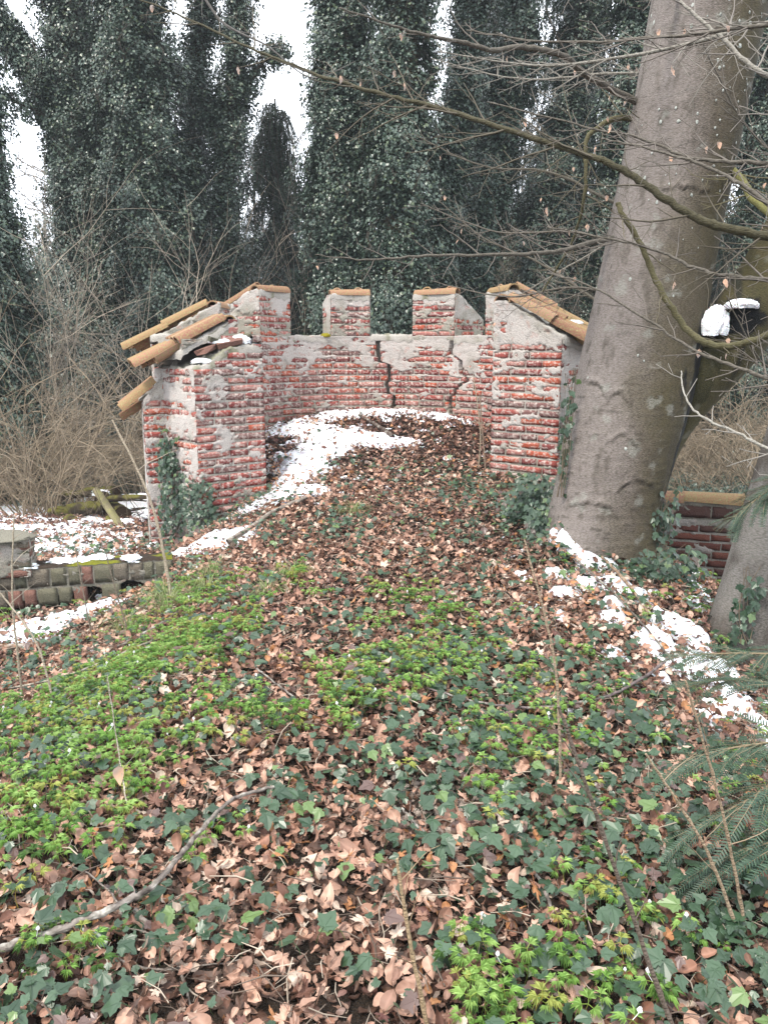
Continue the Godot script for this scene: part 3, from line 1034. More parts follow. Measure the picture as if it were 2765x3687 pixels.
func build_low_walls() -> void:
	# left: a low parapet, its coping of bricks set on edge, moss and snow on top
	var lw := holder("low_brick_wall", self, Vector3(-2.8, -0.3, -6.2))
	tag(lw, "low mossy brick wall on the left with upright coping bricks and a dark hollow beneath", "wall")
	var face := holder("wall_face", lw, -lw.position)
	var a := Vector3(-4.6, 0, -5.75)
	var b := Vector3(-1.78, 0, -6.55)
	var dir := (b - a).normalized()
	var nrm := Vector3(-dir.z, 0, dir.x)
	if nrm.z < 0:
		nrm = -nrm
	var ln := a.distance_to(b)
	var at := func(u: float, v: float, off: float) -> Vector3:
		return a + dir * u + nrm * off + Vector3(0, v, 0)
	var dmp := {"seed": 71.0, "bricks": M.mossy_brick, "course": 0.165, "lens": [0.1, 0.085, 0.15, 0.11], "damp": 0.35, "step": 0.018}
	var vt := func(u: float) -> float: return -0.158 + 0.02 * 0.0
	var vb := func(u: float) -> float: return -0.35 - 0.1 * ss(2.4, 1.6, u) + 0.05 * noise_c.get_noise_2d(u * 5.0, 8.0)
	panel(face, at, 0.0, ln, vb, vt, plain_cover(-0.25, 72.0), dmp)
	# top: lumpy moss and leaf mould
	var p := PackedVector3Array()
	var cl := PackedColorArray()
	for j in 16:
		for i in 120:
			var u := ln * i / 119.0
			var back := 0.24 * j / 15.0
			var q := a + dir * u - nrm * back
			var y: float = vt.call(u) + 0.015 * noise_c.get_noise_2d(q.x * 20.0, q.z * 20.0) + 0.015
			if j == 0:
				y -= 0.02
			p.append(Vector3(q.x, y - 0.02 * (float(j) / 15.0), q.z))
			var g := ss(0.0, 0.2, noise_c.get_noise_2d(u * 2.2, back * 3.0 + 4.0))
			cl.append(Color(0.08, 0.055, 0.04).lerp(Color(0.3, 0.31, 0.03), g * 0.95))
	var mb := MB.new()
	mb.sheet(p, cl, 120, 16, Vector3.UP)
	obj("mossy_top", mb.mesh(M.moss), face)
	# hollow under the wall: back face and roof of the gap
	var hb := MB.new()
	var q0 := a - nrm * 0.3
	var q1 := b - nrm * 0.3
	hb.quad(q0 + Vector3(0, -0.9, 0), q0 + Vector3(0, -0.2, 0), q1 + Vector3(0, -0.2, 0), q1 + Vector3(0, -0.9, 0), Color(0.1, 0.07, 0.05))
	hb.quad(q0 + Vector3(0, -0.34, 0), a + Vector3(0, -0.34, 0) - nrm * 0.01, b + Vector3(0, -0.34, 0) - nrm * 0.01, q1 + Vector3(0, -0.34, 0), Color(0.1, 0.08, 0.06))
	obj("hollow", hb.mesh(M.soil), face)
	for k in 5:
		var u: float = [1.75, 2.05, 2.35, 2.6, 2.2][k]
		var q := a + dir * u - nrm * (0.06 + 0.05 * (k % 3))
		tag(obj("snow_patch", lump_mesh(0.13 - 0.015 * k, 0.035, 0.07, 20.0 + k, M.snow, Color.WHITE, 0.5, 2.0, 2), self, Vector3(q.x, vt.call(u) + 0.004, q.z)), ["first snow patch from the left on top of the low mossy wall", "second snow patch from the left on the low mossy wall", "second last snow patch towards the pier on the low mossy wall", "snow patch nearest the pier on the low mossy wall", "middle snow patch on top of the low mossy wall"][k], "snow", "snow patches on the low left wall")
	# taller stump at the frame's left edge
	var st := holder("wall_stump", self, Vector3(-3.1, -0.2, -6.25))
	tag(st, "short grey stone stump standing on the left end of the low mossy wall", "wall")
	var sf := holder("stump_face", st, -st.position)
	var su := (Vector3(-2.84, 0, -6.25) - a).dot(dir)
	var sat := func(u: float, v: float, off: float) -> Vector3:
		return a + dir * u + nrm * (off + 0.02) + Vector3(0, v, 0)
	panel(sf, sat, su - 0.5, su, func(_u: float) -> float: return -0.22, func(_u: float) -> float: return 0.09, plain_cover(0.0, 82.0), {"seed": 82.0, "bricks": M.mossy_brick, "corner": true, "damp": 0.3})
	var sat2 := func(u: float, v: float, off: float) -> Vector3:
		return a + dir * (su + off) + nrm * (0.02 - u) + Vector3(0, v, 0)
	panel(sf, sat2, 0.0, 0.3, func(_u: float) -> float: return -0.22, func(_u: float) -> float: return 0.09, plain_cover(0.0, 83.0), {"seed": 83.0, "bricks": M.mossy_brick, "corner": true, "damp": 0.3})
	obj("stump_top", lump_mesh(0.3, 0.05, 0.19, 6.0, M.plaster, Color(0.2, 0.19, 0.15)), sf, a + dir * (su - 0.25) - nrm * 0.13 + Vector3(0, 0.08, 0))
	# right: brick wall with a coping of half round tiles
	var rw := holder("low_brick_wall", self, Vector3(2.7, -0.1, -6.8))
	tag(rw, "low damp brick wall behind the beech with a coping of terracotta half-round tiles", "wall")
	var rf := holder("wall_face", rw, -rw.position)
	var c := Vector3(1.95, 0, -7.05)
	var e := Vector3(4.6, 0, -6.3)
	var rd := (e - c).normalized()
	var rn := Vector3(-rd.z, 0, rd.x)
	if rn.z < 0:
		rn = -rn
	var rl := c.distance_to(e)
	var rat := func(u: float, v: float, off: float) -> Vector3:
		return c + rd * u + rn * off + Vector3(0, v, 0)
	panel(rf, rat, 0.0, rl, func(_u: float) -> float: return -0.75, func(_u: float) -> float: return 0.12, plain_cover(-0.12, 91.0), {"seed": 91.0, "bricks": M.dark_brick, "damp": 0.45, "step": 0.018})
	panel(rf, rat, 0.0, rl, func(_u: float) -> float: return 0.12, func(_u: float) -> float: return 0.27, plain_cover(-0.1, 95.0), {"seed": 95.0, "bricks": M.dark_brick, "course": 0.125, "damp": 0.4, "step": 0.018})
	var cb := MB.new()
	var back := -rn * 0.3
	cb.quad(c + Vector3(0, 0.25, 0), c + back + Vector3(0, 0.25, 0), e + back + Vector3(0, 0.25, 0), e + Vector3(0, 0.25, 0), Color(0.3, 0.28, 0.25))
	cb.quad(c + back + Vector3(0, -1.2, 0), e + back + Vector3(0, -1.2, 0), e + back + Vector3(0, 0.25, 0), c + back + Vector3(0, 0.25, 0), Color(0.2, 0.18, 0.15))
	obj("core", cb.mesh(M.plaster), rf)
	for k in 5:
		var u0 := 0.18 + 0.49 * k
		put_tile(rf, c + rd * u0 - rn * 0.06 + Vector3(0, 0.265 + 0.012 * (k % 2), 0), c + rd * (u0 + 0.5) - rn * 0.06 + Vector3(0, 0.262, 0), "coping_tile", false, 1.15)


# ---------- trees ----------

# A thick stem as a swept skin: bulges, flare and colour come from "shape" (axis height 0..1, angle, world point) -> [radius factor, colour]
func stem_mesh(axis: PackedVector3Array, rad: PackedFloat32Array, sides: int, shape: Callable, m: Material) -> ArrayMesh:
	var h := axis.size()
	var p := PackedVector3Array()
	var cl := PackedColorArray()
	var side := Vector3.RIGHT
	for j in h:
		var t := (axis[mini(j + 1, h - 1)] - axis[maxi(j - 1, 0)]).normalized()
		side = (side - t * side.dot(t)).normalized()
		var other := side.cross(t)
		for i in sides + 1:
			var a := TAU * i / sides
			var d := side * cos(a) + other * sin(a)
			var q := axis[j] + d * rad[j]
			var s: Array = shape.call(float(j) / (h - 1), a, q)
			p.append(axis[j] + d * rad[j] * s[0])
			cl.append(s[1])
	var b := MB.new()
	b.sheet(p, cl, sides + 1, h, side)
	# close the seam's normals
	for j in h:
		var k := j * (sides + 1)
		var nn := (b.n[k] + b.n[k + sides]).normalized()
		b.n[k] = nn
		b.n[k + sides] = nn
	return b.mesh(m)


func resample(a: PackedVector3Array, n: int) -> PackedVector3Array:
	var c := curve(a, 12)
	var out := PackedVector3Array()
	for i in n:
		var f := float(i) / (n - 1) * (c.size() - 1)
		var k := mini(int(f), c.size() - 2)
		out.append(c[k].lerp(c[k + 1], f - k))
	return out


func seg_dist(p: Vector3, line: PackedVector3Array) -> float:
	var best := 9.0
	for i in line.size() - 1:
		best = minf(best, p.distance_to(Geometry3D.get_closest_point_to_segment(p, line[i], line[i + 1])))
	return best


func build_beech() -> void:
	var tree := holder("beech_tree", self, Vector3(1.6, 0.08, -5.8))
	tag(tree, "thick smooth-barked beech leaning right, forked low with snow in the fork", "tree")
	var k := -tree.position
	var crack := PackedVector2Array([Vector2(2.25, 1.78), Vector2(2.19, 1.52), Vector2(2.15, 1.29), Vector2(2.1, 1.06), Vector2(2.03, 0.76), Vector2(1.98, 0.45)])
	var scars := [Vector3(1.42, 1.33, -5.5), Vector3(1.58, 1.26, -5.48), Vector3(1.62, 0.98, -5.45), Vector3(1.45, 0.52, -5.45), Vector3(1.72, 0.68, -5.45), Vector3(2.12, 3.5, -5.7), Vector3(1.97, 2.62, -5.6)]
	var wide := [0.09, 0.07, 0.1, 0.14, 0.12, 0.2, 0.16]
	var bent := [0.9, 1.3, 0.7, 0.45, 0.55, 0.8, 0.12]
	var colour := func(q: Vector3, _a: float) -> Color:
		var n1 := noise_c.get_noise_3d(q.x * 1.6, q.y * 1.1, q.z * 1.6)
		var n2 := noise_c.get_noise_3d(q.x * 9.0, q.y * 4.0, q.z * 9.0)
		var n3 := noise_c.get_noise_3d(q.x * 28.0, q.y * 20.0, q.z * 28.0)
		var c := Color(0.105, 0.083, 0.062).lerp(Color(0.19, 0.162, 0.135), clampf(0.5 + 0.7 * n1 + 0.35 * n3, 0.0, 1.0))
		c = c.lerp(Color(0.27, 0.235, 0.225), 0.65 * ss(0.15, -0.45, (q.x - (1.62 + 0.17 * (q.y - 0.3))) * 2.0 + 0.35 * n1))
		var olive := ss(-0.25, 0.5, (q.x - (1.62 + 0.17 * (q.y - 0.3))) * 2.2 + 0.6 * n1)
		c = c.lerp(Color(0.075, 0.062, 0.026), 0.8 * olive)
		c = c.lerp(Color(0.08, 0.066, 0.05), 0.6 * ss(0.1, 0.5, n2))
		# thin wrinkles across the grain, most of them low down
		var wr := noise_c.get_noise_3d(q.x * 3.5 + 9.0, q.y * 34.0, q.z * 3.5)
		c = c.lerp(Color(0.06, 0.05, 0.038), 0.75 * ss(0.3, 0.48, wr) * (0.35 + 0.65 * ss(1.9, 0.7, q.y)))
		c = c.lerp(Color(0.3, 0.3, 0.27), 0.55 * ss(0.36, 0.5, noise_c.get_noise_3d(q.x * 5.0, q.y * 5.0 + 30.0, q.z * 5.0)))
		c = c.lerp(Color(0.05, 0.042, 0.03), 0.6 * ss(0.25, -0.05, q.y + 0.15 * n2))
		var cd := 9.0
		for i in 5:
			var w2 := Vector2(q.x, q.y)
			cd = minf(cd, w2.distance_to(Geometry2D.get_closest_point_to_segment(w2, crack[i], crack[i + 1])))
		var wd := lerpf(0.035, 0.13, ss(0.8, 1.4, q.y))
		wd *= 1.0 + 1.3 * noise_c.get_noise_3d(q.x * 9.0, q.y * 2.5, q.z * 9.0)
		return c.lerp(Color(0.01, 0.01, 0.01), 1.0 - ss(wd * 0.7, wd, cd))
	var trunk := func(_t: float, a: float, q: Vector3) -> Array:
		var f := 1.0
		var low := ss(0.75, -0.15, q.y)
		f += 0.17 * exp(-pow((q.y - 1.3) / 0.55, 2.0)) * maxf(0.0, cos(a))
		f += low * low * (0.34 + 0.2 * sin(a * 3.0 + 0.8) + 0.1 * sin(a * 5.0 + 2.0))
		f += 0.02 * noise_c.get_noise_3d(q.x * 0.9, q.y * 0.6, q.z * 0.9) + 0.012 * noise_c.get_noise_3d(q.x * 3.0, q.y * 2.0, q.z * 3.0)
		f += (0.005 + 0.012 * ss(1.7, 0.5, q.y)) * noise_c.get_noise_3d(q.x * 3.5 + 9.0, q.y * 34.0, q.z * 3.5)
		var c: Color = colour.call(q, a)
		for i in scars.size():
			var s: Vector3 = scars[i]
			var w: float = wide[i]
			var dx := absf(q.x - s.x) + (9.0 if q.z < -6.05 else 0.0)
			if dx < w * 1.3 and absf(q.y - s.y) < w * 1.5:
				# an eyebrow: an arched fold with a swelling below it
				var side := (q.x - s.x) / w
				var wob := 0.03 * noise_c.get_noise_2d(q.x * 14.0, i * 9.0) + 0.012 * noise_c.get_noise_2d(q.x * 50.0, i * 5.0)
				var bb: float = bent[i]
				var arch := s.y + w * bb * (0.5 - side * side) + wob + 0.1 * w * side * sin(i * 2.0)
				var e := q.y - arch
				var fade := (1.0 - ss(w * 0.8, w * 1.25, dx)) * clampf(0.7 + noise_c.get_noise_2d(q.x * 12.0, i * 3.0 + 1.0), 0.1, 1.0)
				f += fade * (0.03 * exp(-pow(e / 0.016, 2.0)) - 0.014 * exp(-pow((e + 0.024) / 0.01, 2.0)))
				c = c.lerp(Color(0.05, 0.042, 0.03), 0.85 * fade * exp(-pow((e + 0.02) / 0.011, 2.0)))
		# fine rings where the bark has stretched
		var ring := sin(q.y * 9.0 + 2.2 * (q.x - 1.9) * (q.x - 1.9) * 6.0 + 2.0 * noise_c.get_noise_2d(q.x, q.y * 0.3))
		f += 0.006 * ss(0.985, 1.0, ring)
		return [f, c]
	var ax := resample(pts([Vector3(1.56, -0.25, -5.8), Vector3(1.57, 0.07, -5.8), Vector3(1.67, 0.75, -5.8), Vector3(1.785, 1.43, -5.85), Vector3(1.91, 2.07, -5.9), Vector3(2.02, 2.7, -5.96), Vector3(2.12, 3.33, -6.0), Vector3(2.22, 3.98, -6.05), Vector3(2.33, 4.6, -6.1), Vector3(2.5, 5.6, -6.2), Vector3(2.7, 7.0, -6.3)]), 470)
	var rr := PackedFloat32Array()
	for j in 470:
		rr.append(0.395 - 0.02 * sin(float(j) / 470.0 * PI))
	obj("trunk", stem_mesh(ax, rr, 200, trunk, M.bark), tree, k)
	var second := func(_t: float, a: float, q: Vector3) -> Array:
		var f := 1.0 + 0.03 * noise_c.get_noise_3d(q.x, q.y, q.z) + 0.012 * noise_c.get_noise_3d(q.x * 4.0, q.y * 3.0, q.z * 4.0)
		var c: Color = colour.call(q, a)
		c = c.lerp(Color(0.1, 0.09, 0.03), 0.45)
		var blot := Vector3((q.x - 2.44) * 1.3, (q.y - 1.79) * 1.5, 0).length() + 0.08 * noise_c.get_noise_2d(q.x * 7.0, q.y * 5.0)
		c = c.lerp(Color(0.014, 0.014, 0.014), 1.0 - ss(0.16, 0.2, blot))
		var run := ss(0.02, 0.0, absf(q.x - 2.44 - 0.02 * sin(q.y * 9.0)) - 0.008) * ss(1.2, 1.5, q.y)
		return [f, c.lerp(Color(0.02, 0.02, 0.018), 0.8 * run)]
	var ax2 := resample(pts([Vector3(1.72, 0.0, -6.02), Vector3(1.83, 0.5, -6.0), Vector3(1.95, 0.9, -5.99), Vector3(2.1, 1.18, -5.96), Vector3(2.28, 1.41, -5.92), Vector3(2.45, 1.63, -5.86), Vector3(2.6, 1.88, -5.82), Vector3(2.76, 2.2, -5.78), Vector3(3.05, 2.9, -5.7), Vector3(3.5, 4.2, -5.6)]), 240)
	var rr2 := PackedFloat32Array()
	for j in 240:
		rr2.append(lerpf(0.27, 0.22, float(j) / 240.0))
	obj("second_stem", stem_mesh(ax2, rr2, 110, second, M.bark), tree, k)
	# pale lichen discs on the bark, mostly up the right side
	var lb := MB.new()
	for n in 190:
		var j := int(lerpf(90.0, 360.0, sqrt(rng.randf())))
		var t := (ax[j + 1] - ax[j - 1]).normalized()
		var phi := rng.randf_range(-0.5, 2.4) if rng.randf() < 0.75 else rng.randf_range(0.5, 3.1)
		var side := (Vector3.RIGHT - t * t.x).normalized()
		var d := side * cos(phi) + side.cross(t) * sin(phi)
		if d.z < -0.2:
			d = side * cos(phi) - side.cross(t) * sin(phi)
		var q := ax[j] + d * (rr[j] * 1.006)
		var s := rng.randf_range(0.004, 0.011) * (1.6 if rng.randf() < 0.12 else 1.0)
		var u := t.cross(d).normalized()
		var cc := Color(0.5, 0.52, 0.48).lerp(Color(0.36, 0.38, 0.34), rng.randf())
		var ring := PackedVector3Array()
		for e in 7:
			var an := TAU * e / 7.0
			ring.append(q + (u * cos(an) + t * sin(an) * 1.3) * s * rng.randf_range(0.7, 1.2))
		for e in 7:
			lb.tri(q + d * 0.004, ring[e], ring[(e + 1) % 7], cc)
	var lo := obj("lichen", lb.mesh(M.plaster), tree, k)
	lo.set_meta("kind", "stuff")
	tag(obj("snow_patch", lump_mesh(0.09, 0.15, 0.09, 3.0, M.snow, Color.WHITE, 0.22, 1.2, 3), self, Vector3(2.25, 1.72, -5.62)), "white snow packed into the fork of the beech above the black crack", "snow")
	tag(obj("snow_patch", lump_mesh(0.11, 0.05, 0.1, 8.0, M.snow, Color.WHITE, 0.2, 1.2, 3), self, Vector3(2.4, 1.86, -5.58)), "smaller snow patch on the black wet bark right of the fork", "snow")
	# the smaller trunk at the right edge
	var small := holder("young_beech", self, Vector3(2.17, -0.25, -4.68))
	tag(small, "smaller smooth grey trunk at the right edge with ivy at its foot", "tree")
	var plain := func(_t: float, a: float, q: Vector3) -> Array:
		var low := ss(0.4, -0.4, q.y)
		var f := 1.0 + low * low * (0.3 + 0.15 * sin(a * 3.0)) + 0.03 * noise_c.get_noise_3d(q.x * 2.0, q.y * 2.0, q.z * 2.0) + 0.006 * noise_c.get_noise_3d(q.x * 8.0, q.y * 30.0, q.z * 8.0)
		var n1 := noise_c.get_noise_3d(q.x * 3.0, q.y * 2.5, q.z * 3.0)
		var c := Color(0.085, 0.072, 0.062).lerp(Color(0.2, 0.185, 0.17), ss(0.0, 0.7, 0.4 + n1 - 0.5 * (q.x - 2.25)))
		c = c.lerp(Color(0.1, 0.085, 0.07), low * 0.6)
		return [f, c]
	var ax3 := resample(pts([Vector3(2.12, -0.6, -4.68), Vector3(2.17, -0.23, -4.68), Vector3(2.26, 0.21, -4.7), Vector3(2.34, 0.64, -4.7), Vector3(2.42, 1.06, -4.7), Vector3(2.52, 1.6, -4.7), Vector3(2.75, 3.0, -4.7), Vector3(3.0, 5.0, -4.8)]), 200)
	obj("trunk", stem_mesh(ax3, taper(200, 0.205, 0.15), 90, plain, M.bark), small, -small.position)


# one ivy leaf as a small folded shield of four faces, tip down along -y, face towards +z
func tiny_leaf(b: MB, at: Vector3, bs: Basis, s: float, col: Color) -> void:
	var base := at + bs * Vector3(0, 0.45, 0) * s
	var tip := at + bs * Vector3(0, -0.6, 0.05) * s
	var l := at + bs * Vector3(-0.5, 0.1, 0.12) * s
	var r := at + bs * Vector3(0.5, 0.1, 0.12) * s
	b.tri(base, tip, l, col)
	b.tri(base, r, tip, col)


func spray_mesh(sd: int, n: int, spread: float, depth: float, s0: float, s1: float) -> ArrayMesh:
	var r := RandomNumberGenerator.new()
	r.seed = sd
	var b := MB.new()
	for i in n:
		var a := r.randf() * TAU
		var q := Vector3(cos(a), sin(a), 0) * spread * sqrt(r.randf())
		q.z = r.randf_range(-depth, depth)
		var up := r.randf_range(0.1, 0.9)
		var yaw := r.randf_range(-0.9, 0.9)
		var roll := r.randf_range(-0.7, 0.7)
		var bs := Basis(Vector3.UP, yaw) * Basis(Vector3.RIGHT, -up) * Basis(Vector3.BACK, roll)
		var k := r.randf()
		var col := Color(0.025, 0.044, 0.033).lerp(Color(0.08, 0.115, 0.085), k)
		if r.randf() < 0.06:
			col = Color(0.085, 0.11, 0.06)
		tiny_leaf(b, q, bs, r.randf_range(s0, s1), col)
	# a few stems
	for i in 3:
		var a := r.randf_range(-0.6, 0.6)
		b.tube(PackedVector3Array([Vector3(-spread * 0.6 * sin(a), -spread * 0.8, -depth), Vector3(spread * 0.3 * a, 0, -depth * 0.3), Vector3(spread * sin(a), spread * 0.8, -depth)]), PackedFloat32Array([0.006, 0.005, 0.004]), 3, Color(0.06, 0.05, 0.035), false)
	return b.mesh(M.ivy)


var sprays := []


# a trunk under a sleeve of ivy. path is the trunk's axis, reach(h 0..1) the sleeve's radius, n the number of sprays
func ivy_tree(label: String, path: PackedVector3Array, r0: float, reach: Callable, n: int, limbs: Array, gap: float, trunk_col := Color(0.075, 0.06, 0.045)) -> void:
	if sprays.is_empty():
		for k in 4:
			sprays.append(spray_mesh(100 + k, 74, 0.23, 0.11, 0.03, 0.06))
	var t := holder("ivy_clad_tree", self, path[0])
	tag(t, label, "tree", "ivy-clad trees behind the turret")
	var k := -path[0]
	var c := resample(path, 24)
	var tb := MB.new()
	tb.tube(c, taper(24, r0, r0 * 0.6), 10, trunk_col)
	obj("trunk", tb.mesh(M.rough_bark), t, k)
	var sets := []
	for e in 4:
		sets.append([] as Array[Transform3D])
	var sd := rng.randf() * 100.0
	var lines := [[c, reach, n]]
	for l in limbs:
		var lc := resample(l[0], 12)
		var lm := MB.new()
		lm.tube(lc, taper(12, l[1], l[1] * 0.3), 7, trunk_col)
		obj("limb", lm.mesh(M.rough_bark), t, k)
		var lr: float = l[2]
		lines.append([lc, func(_h: float) -> float: return lr, int(l[3])])
	for line in lines:
		var ax: PackedVector3Array = line[0]
		var rf: Callable = line[1]
		var m: int = line[2]
		for i in m:
			var h := rng.randf()
			var f := h * (ax.size() - 1)
			var j := mini(int(f), ax.size() - 2)
			var p := ax[j].lerp(ax[j + 1], f - j)
			var dir := (ax[j + 1] - ax[j]).normalized()
			var a := rng.randf() * TAU
			var sx := dir.cross(Vector3(0, 0, 1)).normalized()
			var sz := sx.cross(dir)
			var out := (sx * cos(a) + sz * sin(a)).normalized()
			var lump := noise_c.get_noise_3d(cos(a) * 0.9 + sd, p.y * 0.75, sin(a) * 0.9) + 0.5 * noise_c.get_noise_3d(cos(a) * 2.2 + sd, p.y * 2.0, sin(a) * 2.2)
			if lump < -0.5 + gap:
				continue
			var r: float = rf.call(h) * (1.0 + 0.95 * lump) * lerpf(0.5, 1.06, sqrt(rng.randf()))
			if rng.randf() < 0.16:
				r += rng.randf_range(0.05, 0.34)
			var q := p + out * r
			var z := (out + Vector3(0, rng.randf_range(-0.15, 0.35), 0)).normalized()
			var x := Vector3.UP.cross(z).normalized()
			if x.length_squared() < 0.5:
				x = Vector3.RIGHT
			var y := z.cross(x)
			var s := rng.randf_range(0.75, 1.25)
			sets[rng.randi() % 4].append(Transform3D(Basis(x, y, z) * Basis(Vector3.BACK, rng.randf_range(-0.5, 0.5)) * s, q + k))
	var iv := holder("ivy", t)
	iv.set_meta("kind", "stuff")
	for e in 4:
		many("ivy_leaves", sprays[e], sets[e], PackedColorArray(), iv)


func build_ivy_trees() -> void:
	var g := -1.25
	ivy_tree("ivy-clad trunk at the left edge, dark and narrow, beside the pale bare shrubs", pts([Vector3(-6.3, g, -13), Vector3(-6.25, 2.0, -13), Vector3(-6.3, 5.0, -13), Vector3(-6.4, 8.5, -13)]), 0.22, func(h: float) -> float: return lerpf(0.66, 0.26, h) * (1.0 + 0.3 * ss(0.35, 0.0, h)), 2300, [], 0.0)
	ivy_tree("tall ivy-clad trunk with an ivy-covered limb reaching up to the left", pts([Vector3(-5.7, g, -17), Vector3(-5.75, 3.0, -17), Vector3(-6.0, 6.0, -17), Vector3(-6.1, 11.0, -17)]), 0.3, func(h: float) -> float: return lerpf(0.58, 0.40, h), 2900, [[pts([Vector3(-6.0, 6.0, -17), Vector3(-6.9, 7.0, -16.9), Vector3(-7.6, 8.0, -16.8), Vector3(-8.3, 8.6, -16.8)]), 0.12, 0.26, 420], [pts([Vector3(-6.0, 5.6, -17), Vector3(-6.8, 6.1, -16.8), Vector3(-7.8, 6.4, -16.8)]), 0.06, 0.12, 60]], 0.0)
	ivy_tree("broadest ivy-clad tree, a full dark green column left of the gap of sky", pts([Vector3(-4.3, g, -16), Vector3(-4.35, 3.0, -16), Vector3(-4.55, 6.0, -16), Vector3(-4.7, 11.0, -16)]), 0.3, func(h: float) -> float: return lerpf(0.82, 0.45, h), 4000, [], -0.05, Color(0.12, 0.085, 0.06))
	ivy_tree("slim ivy-clad trunk with its dark stem showing, right of the broad column", pts([Vector3(-3.9, g, -18), Vector3(-3.95, 3.0, -18), Vector3(-4.0, 5.5, -18), Vector3(-3.6, 9.0, -18), Vector3(-3.4, 11.0, -18)]), 0.2, func(h: float) -> float: return lerpf(0.36, 0.16, h), 800, [], 0.22)
	ivy_tree("thin ivy-clad trunk leaning right against the white sky with loose side sprays", pts([Vector3(-3.35, g, -17), Vector3(-3.25, 3.0, -17), Vector3(-2.95, 6.5, -17), Vector3(-2.5, 11.0, -17)]), 0.17, func(h: float) -> float: return lerpf(0.36, 0.14, h), 950, [[pts([Vector3(-3.0, 5.4, -17), Vector3(-3.5, 6.3, -17), Vector3(-3.9, 6.9, -17)]), 0.06, 0.2, 120], [pts([Vector3(-2.9, 6.2, -17), Vector3(-2.4, 6.9, -17), Vector3(-2.0, 7.2, -17)]), 0.05, 0.12, 50]], 0.2)
	ivy_tree("dense ivy-clad tree just right of the gap of sky, behind the middle merlon", pts([Vector3(-0.75, g, -15), Vector3(-0.75, 3.0, -15), Vector3(-0.72, 6.0, -15), Vector3(-0.7, 10.5, -15)]), 0.25, func(h: float) -> float: return lerpf(0.50, 0.38, h), 2700, [], -0.05)
	ivy_tree("ivy-clad tree with a strip of bare brown trunk showing down its middle", pts([Vector3(0.3, g, -14), Vector3(0.25, 3.0, -14), Vector3(0.3, 6.0, -14), Vector3(0.35, 10.5, -14)]), 0.34, func(h: float) -> float: return lerpf(0.46, 0.33, h), 1900, [], 0.16, Color(0.13, 0.105, 0.07))
	ivy_tree("narrow dark ivy-clad trunk slanting right beside the slit of sky", pts([Vector3(0.75, g, -15.5), Vector3(0.95, 3.0, -15.5), Vector3(1.35, 6.0, -15.5), Vector3(1.9, 10.5, -15.5)]), 0.16, func(h: float) -> float: return lerpf(0.28, 0.14, h), 1100, [], 0.05)
	ivy_tree("slanting dark trunk with thin ivy right of the slit of sky", pts([Vector3(1.5, g, -16.5), Vector3(1.75, 3.0, -16.5), Vector3(2.3, 6.0, -16.5), Vector3(3.0, 10.5, -16.5)]), 0.15, func(h: float) -> float: return lerpf(0.33, 0.28, h), 1300, [], 0.08)
	ivy_tree("leaning ivy-clad trunk left of the beech, half hidden by its branches", pts([Vector3(3.0, g, -17), Vector3(3.2, 3.0, -17), Vector3(3.6, 6.0, -17), Vector3(4.2, 10.5, -17)]), 0.2, func(h: float) -> float: return lerpf(0.38, 0.33, h), 1300, [], 0.1)
	ivy_tree("ivy-clad trunk directly beside the beech's left edge", pts([Vector3(4.3, g, -15.5), Vector3(4.3, 3.0, -15.5), Vector3(4.45, 6.0, -15.5), Vector3(4.6, 10.5, -15.5)]), 0.22, func(h: float) -> float: return lerpf(0.33, 0.40, h), 1800, [], 0.0)
	ivy_tree("dark ivy-clad tree at the far right behind the beech's second stem", pts([Vector3(7.6, g, -17), Vector3(7.6, 3.0, -17), Vector3(7.5, 6.0, -17), Vector3(7.5, 10.5, -17)]), 0.22, func(h: float) -> float: return lerpf(0.28, 0.38, h), 1500, [], 0.05)


# a hanging strand of needles
func strand_mesh(sd: int, n: int) -> ArrayMesh:
	var r := RandomNumberGenerator.new()
	r.seed = sd
	var b := MB.new()
	b.tube(PackedVector3Array([Vector3.ZERO, Vector3(0.02, -0.35, 0.02), Vector3(0.0, -0.75, 0.0)]), PackedFloat32Array([0.006, 0.004, 0.002]), 3, Color(0.05, 0.035, 0.025), false)
	for i in n:
		var y := -0.78 * r.randf()
		var a := r.randf() * TAU
		var d := Vector3(cos(a), -r.randf_range(0.5, 1.4), sin(a)).normalized()
		var s := d.cross(Vector3(sin(a), 0.2, cos(a))).normalized() * 0.008
		var q := Vector3(0.02 * sin(y * 4.0), y, 0)
		var col := Color(0.018, 0.036, 0.024).lerp(Color(0.045, 0.075, 0.045), r.randf())
		b.tri(q - s, q + d * r.randf_range(0.03, 0.055), q + s, col)
	return b.mesh(M.needle)


var strands := []


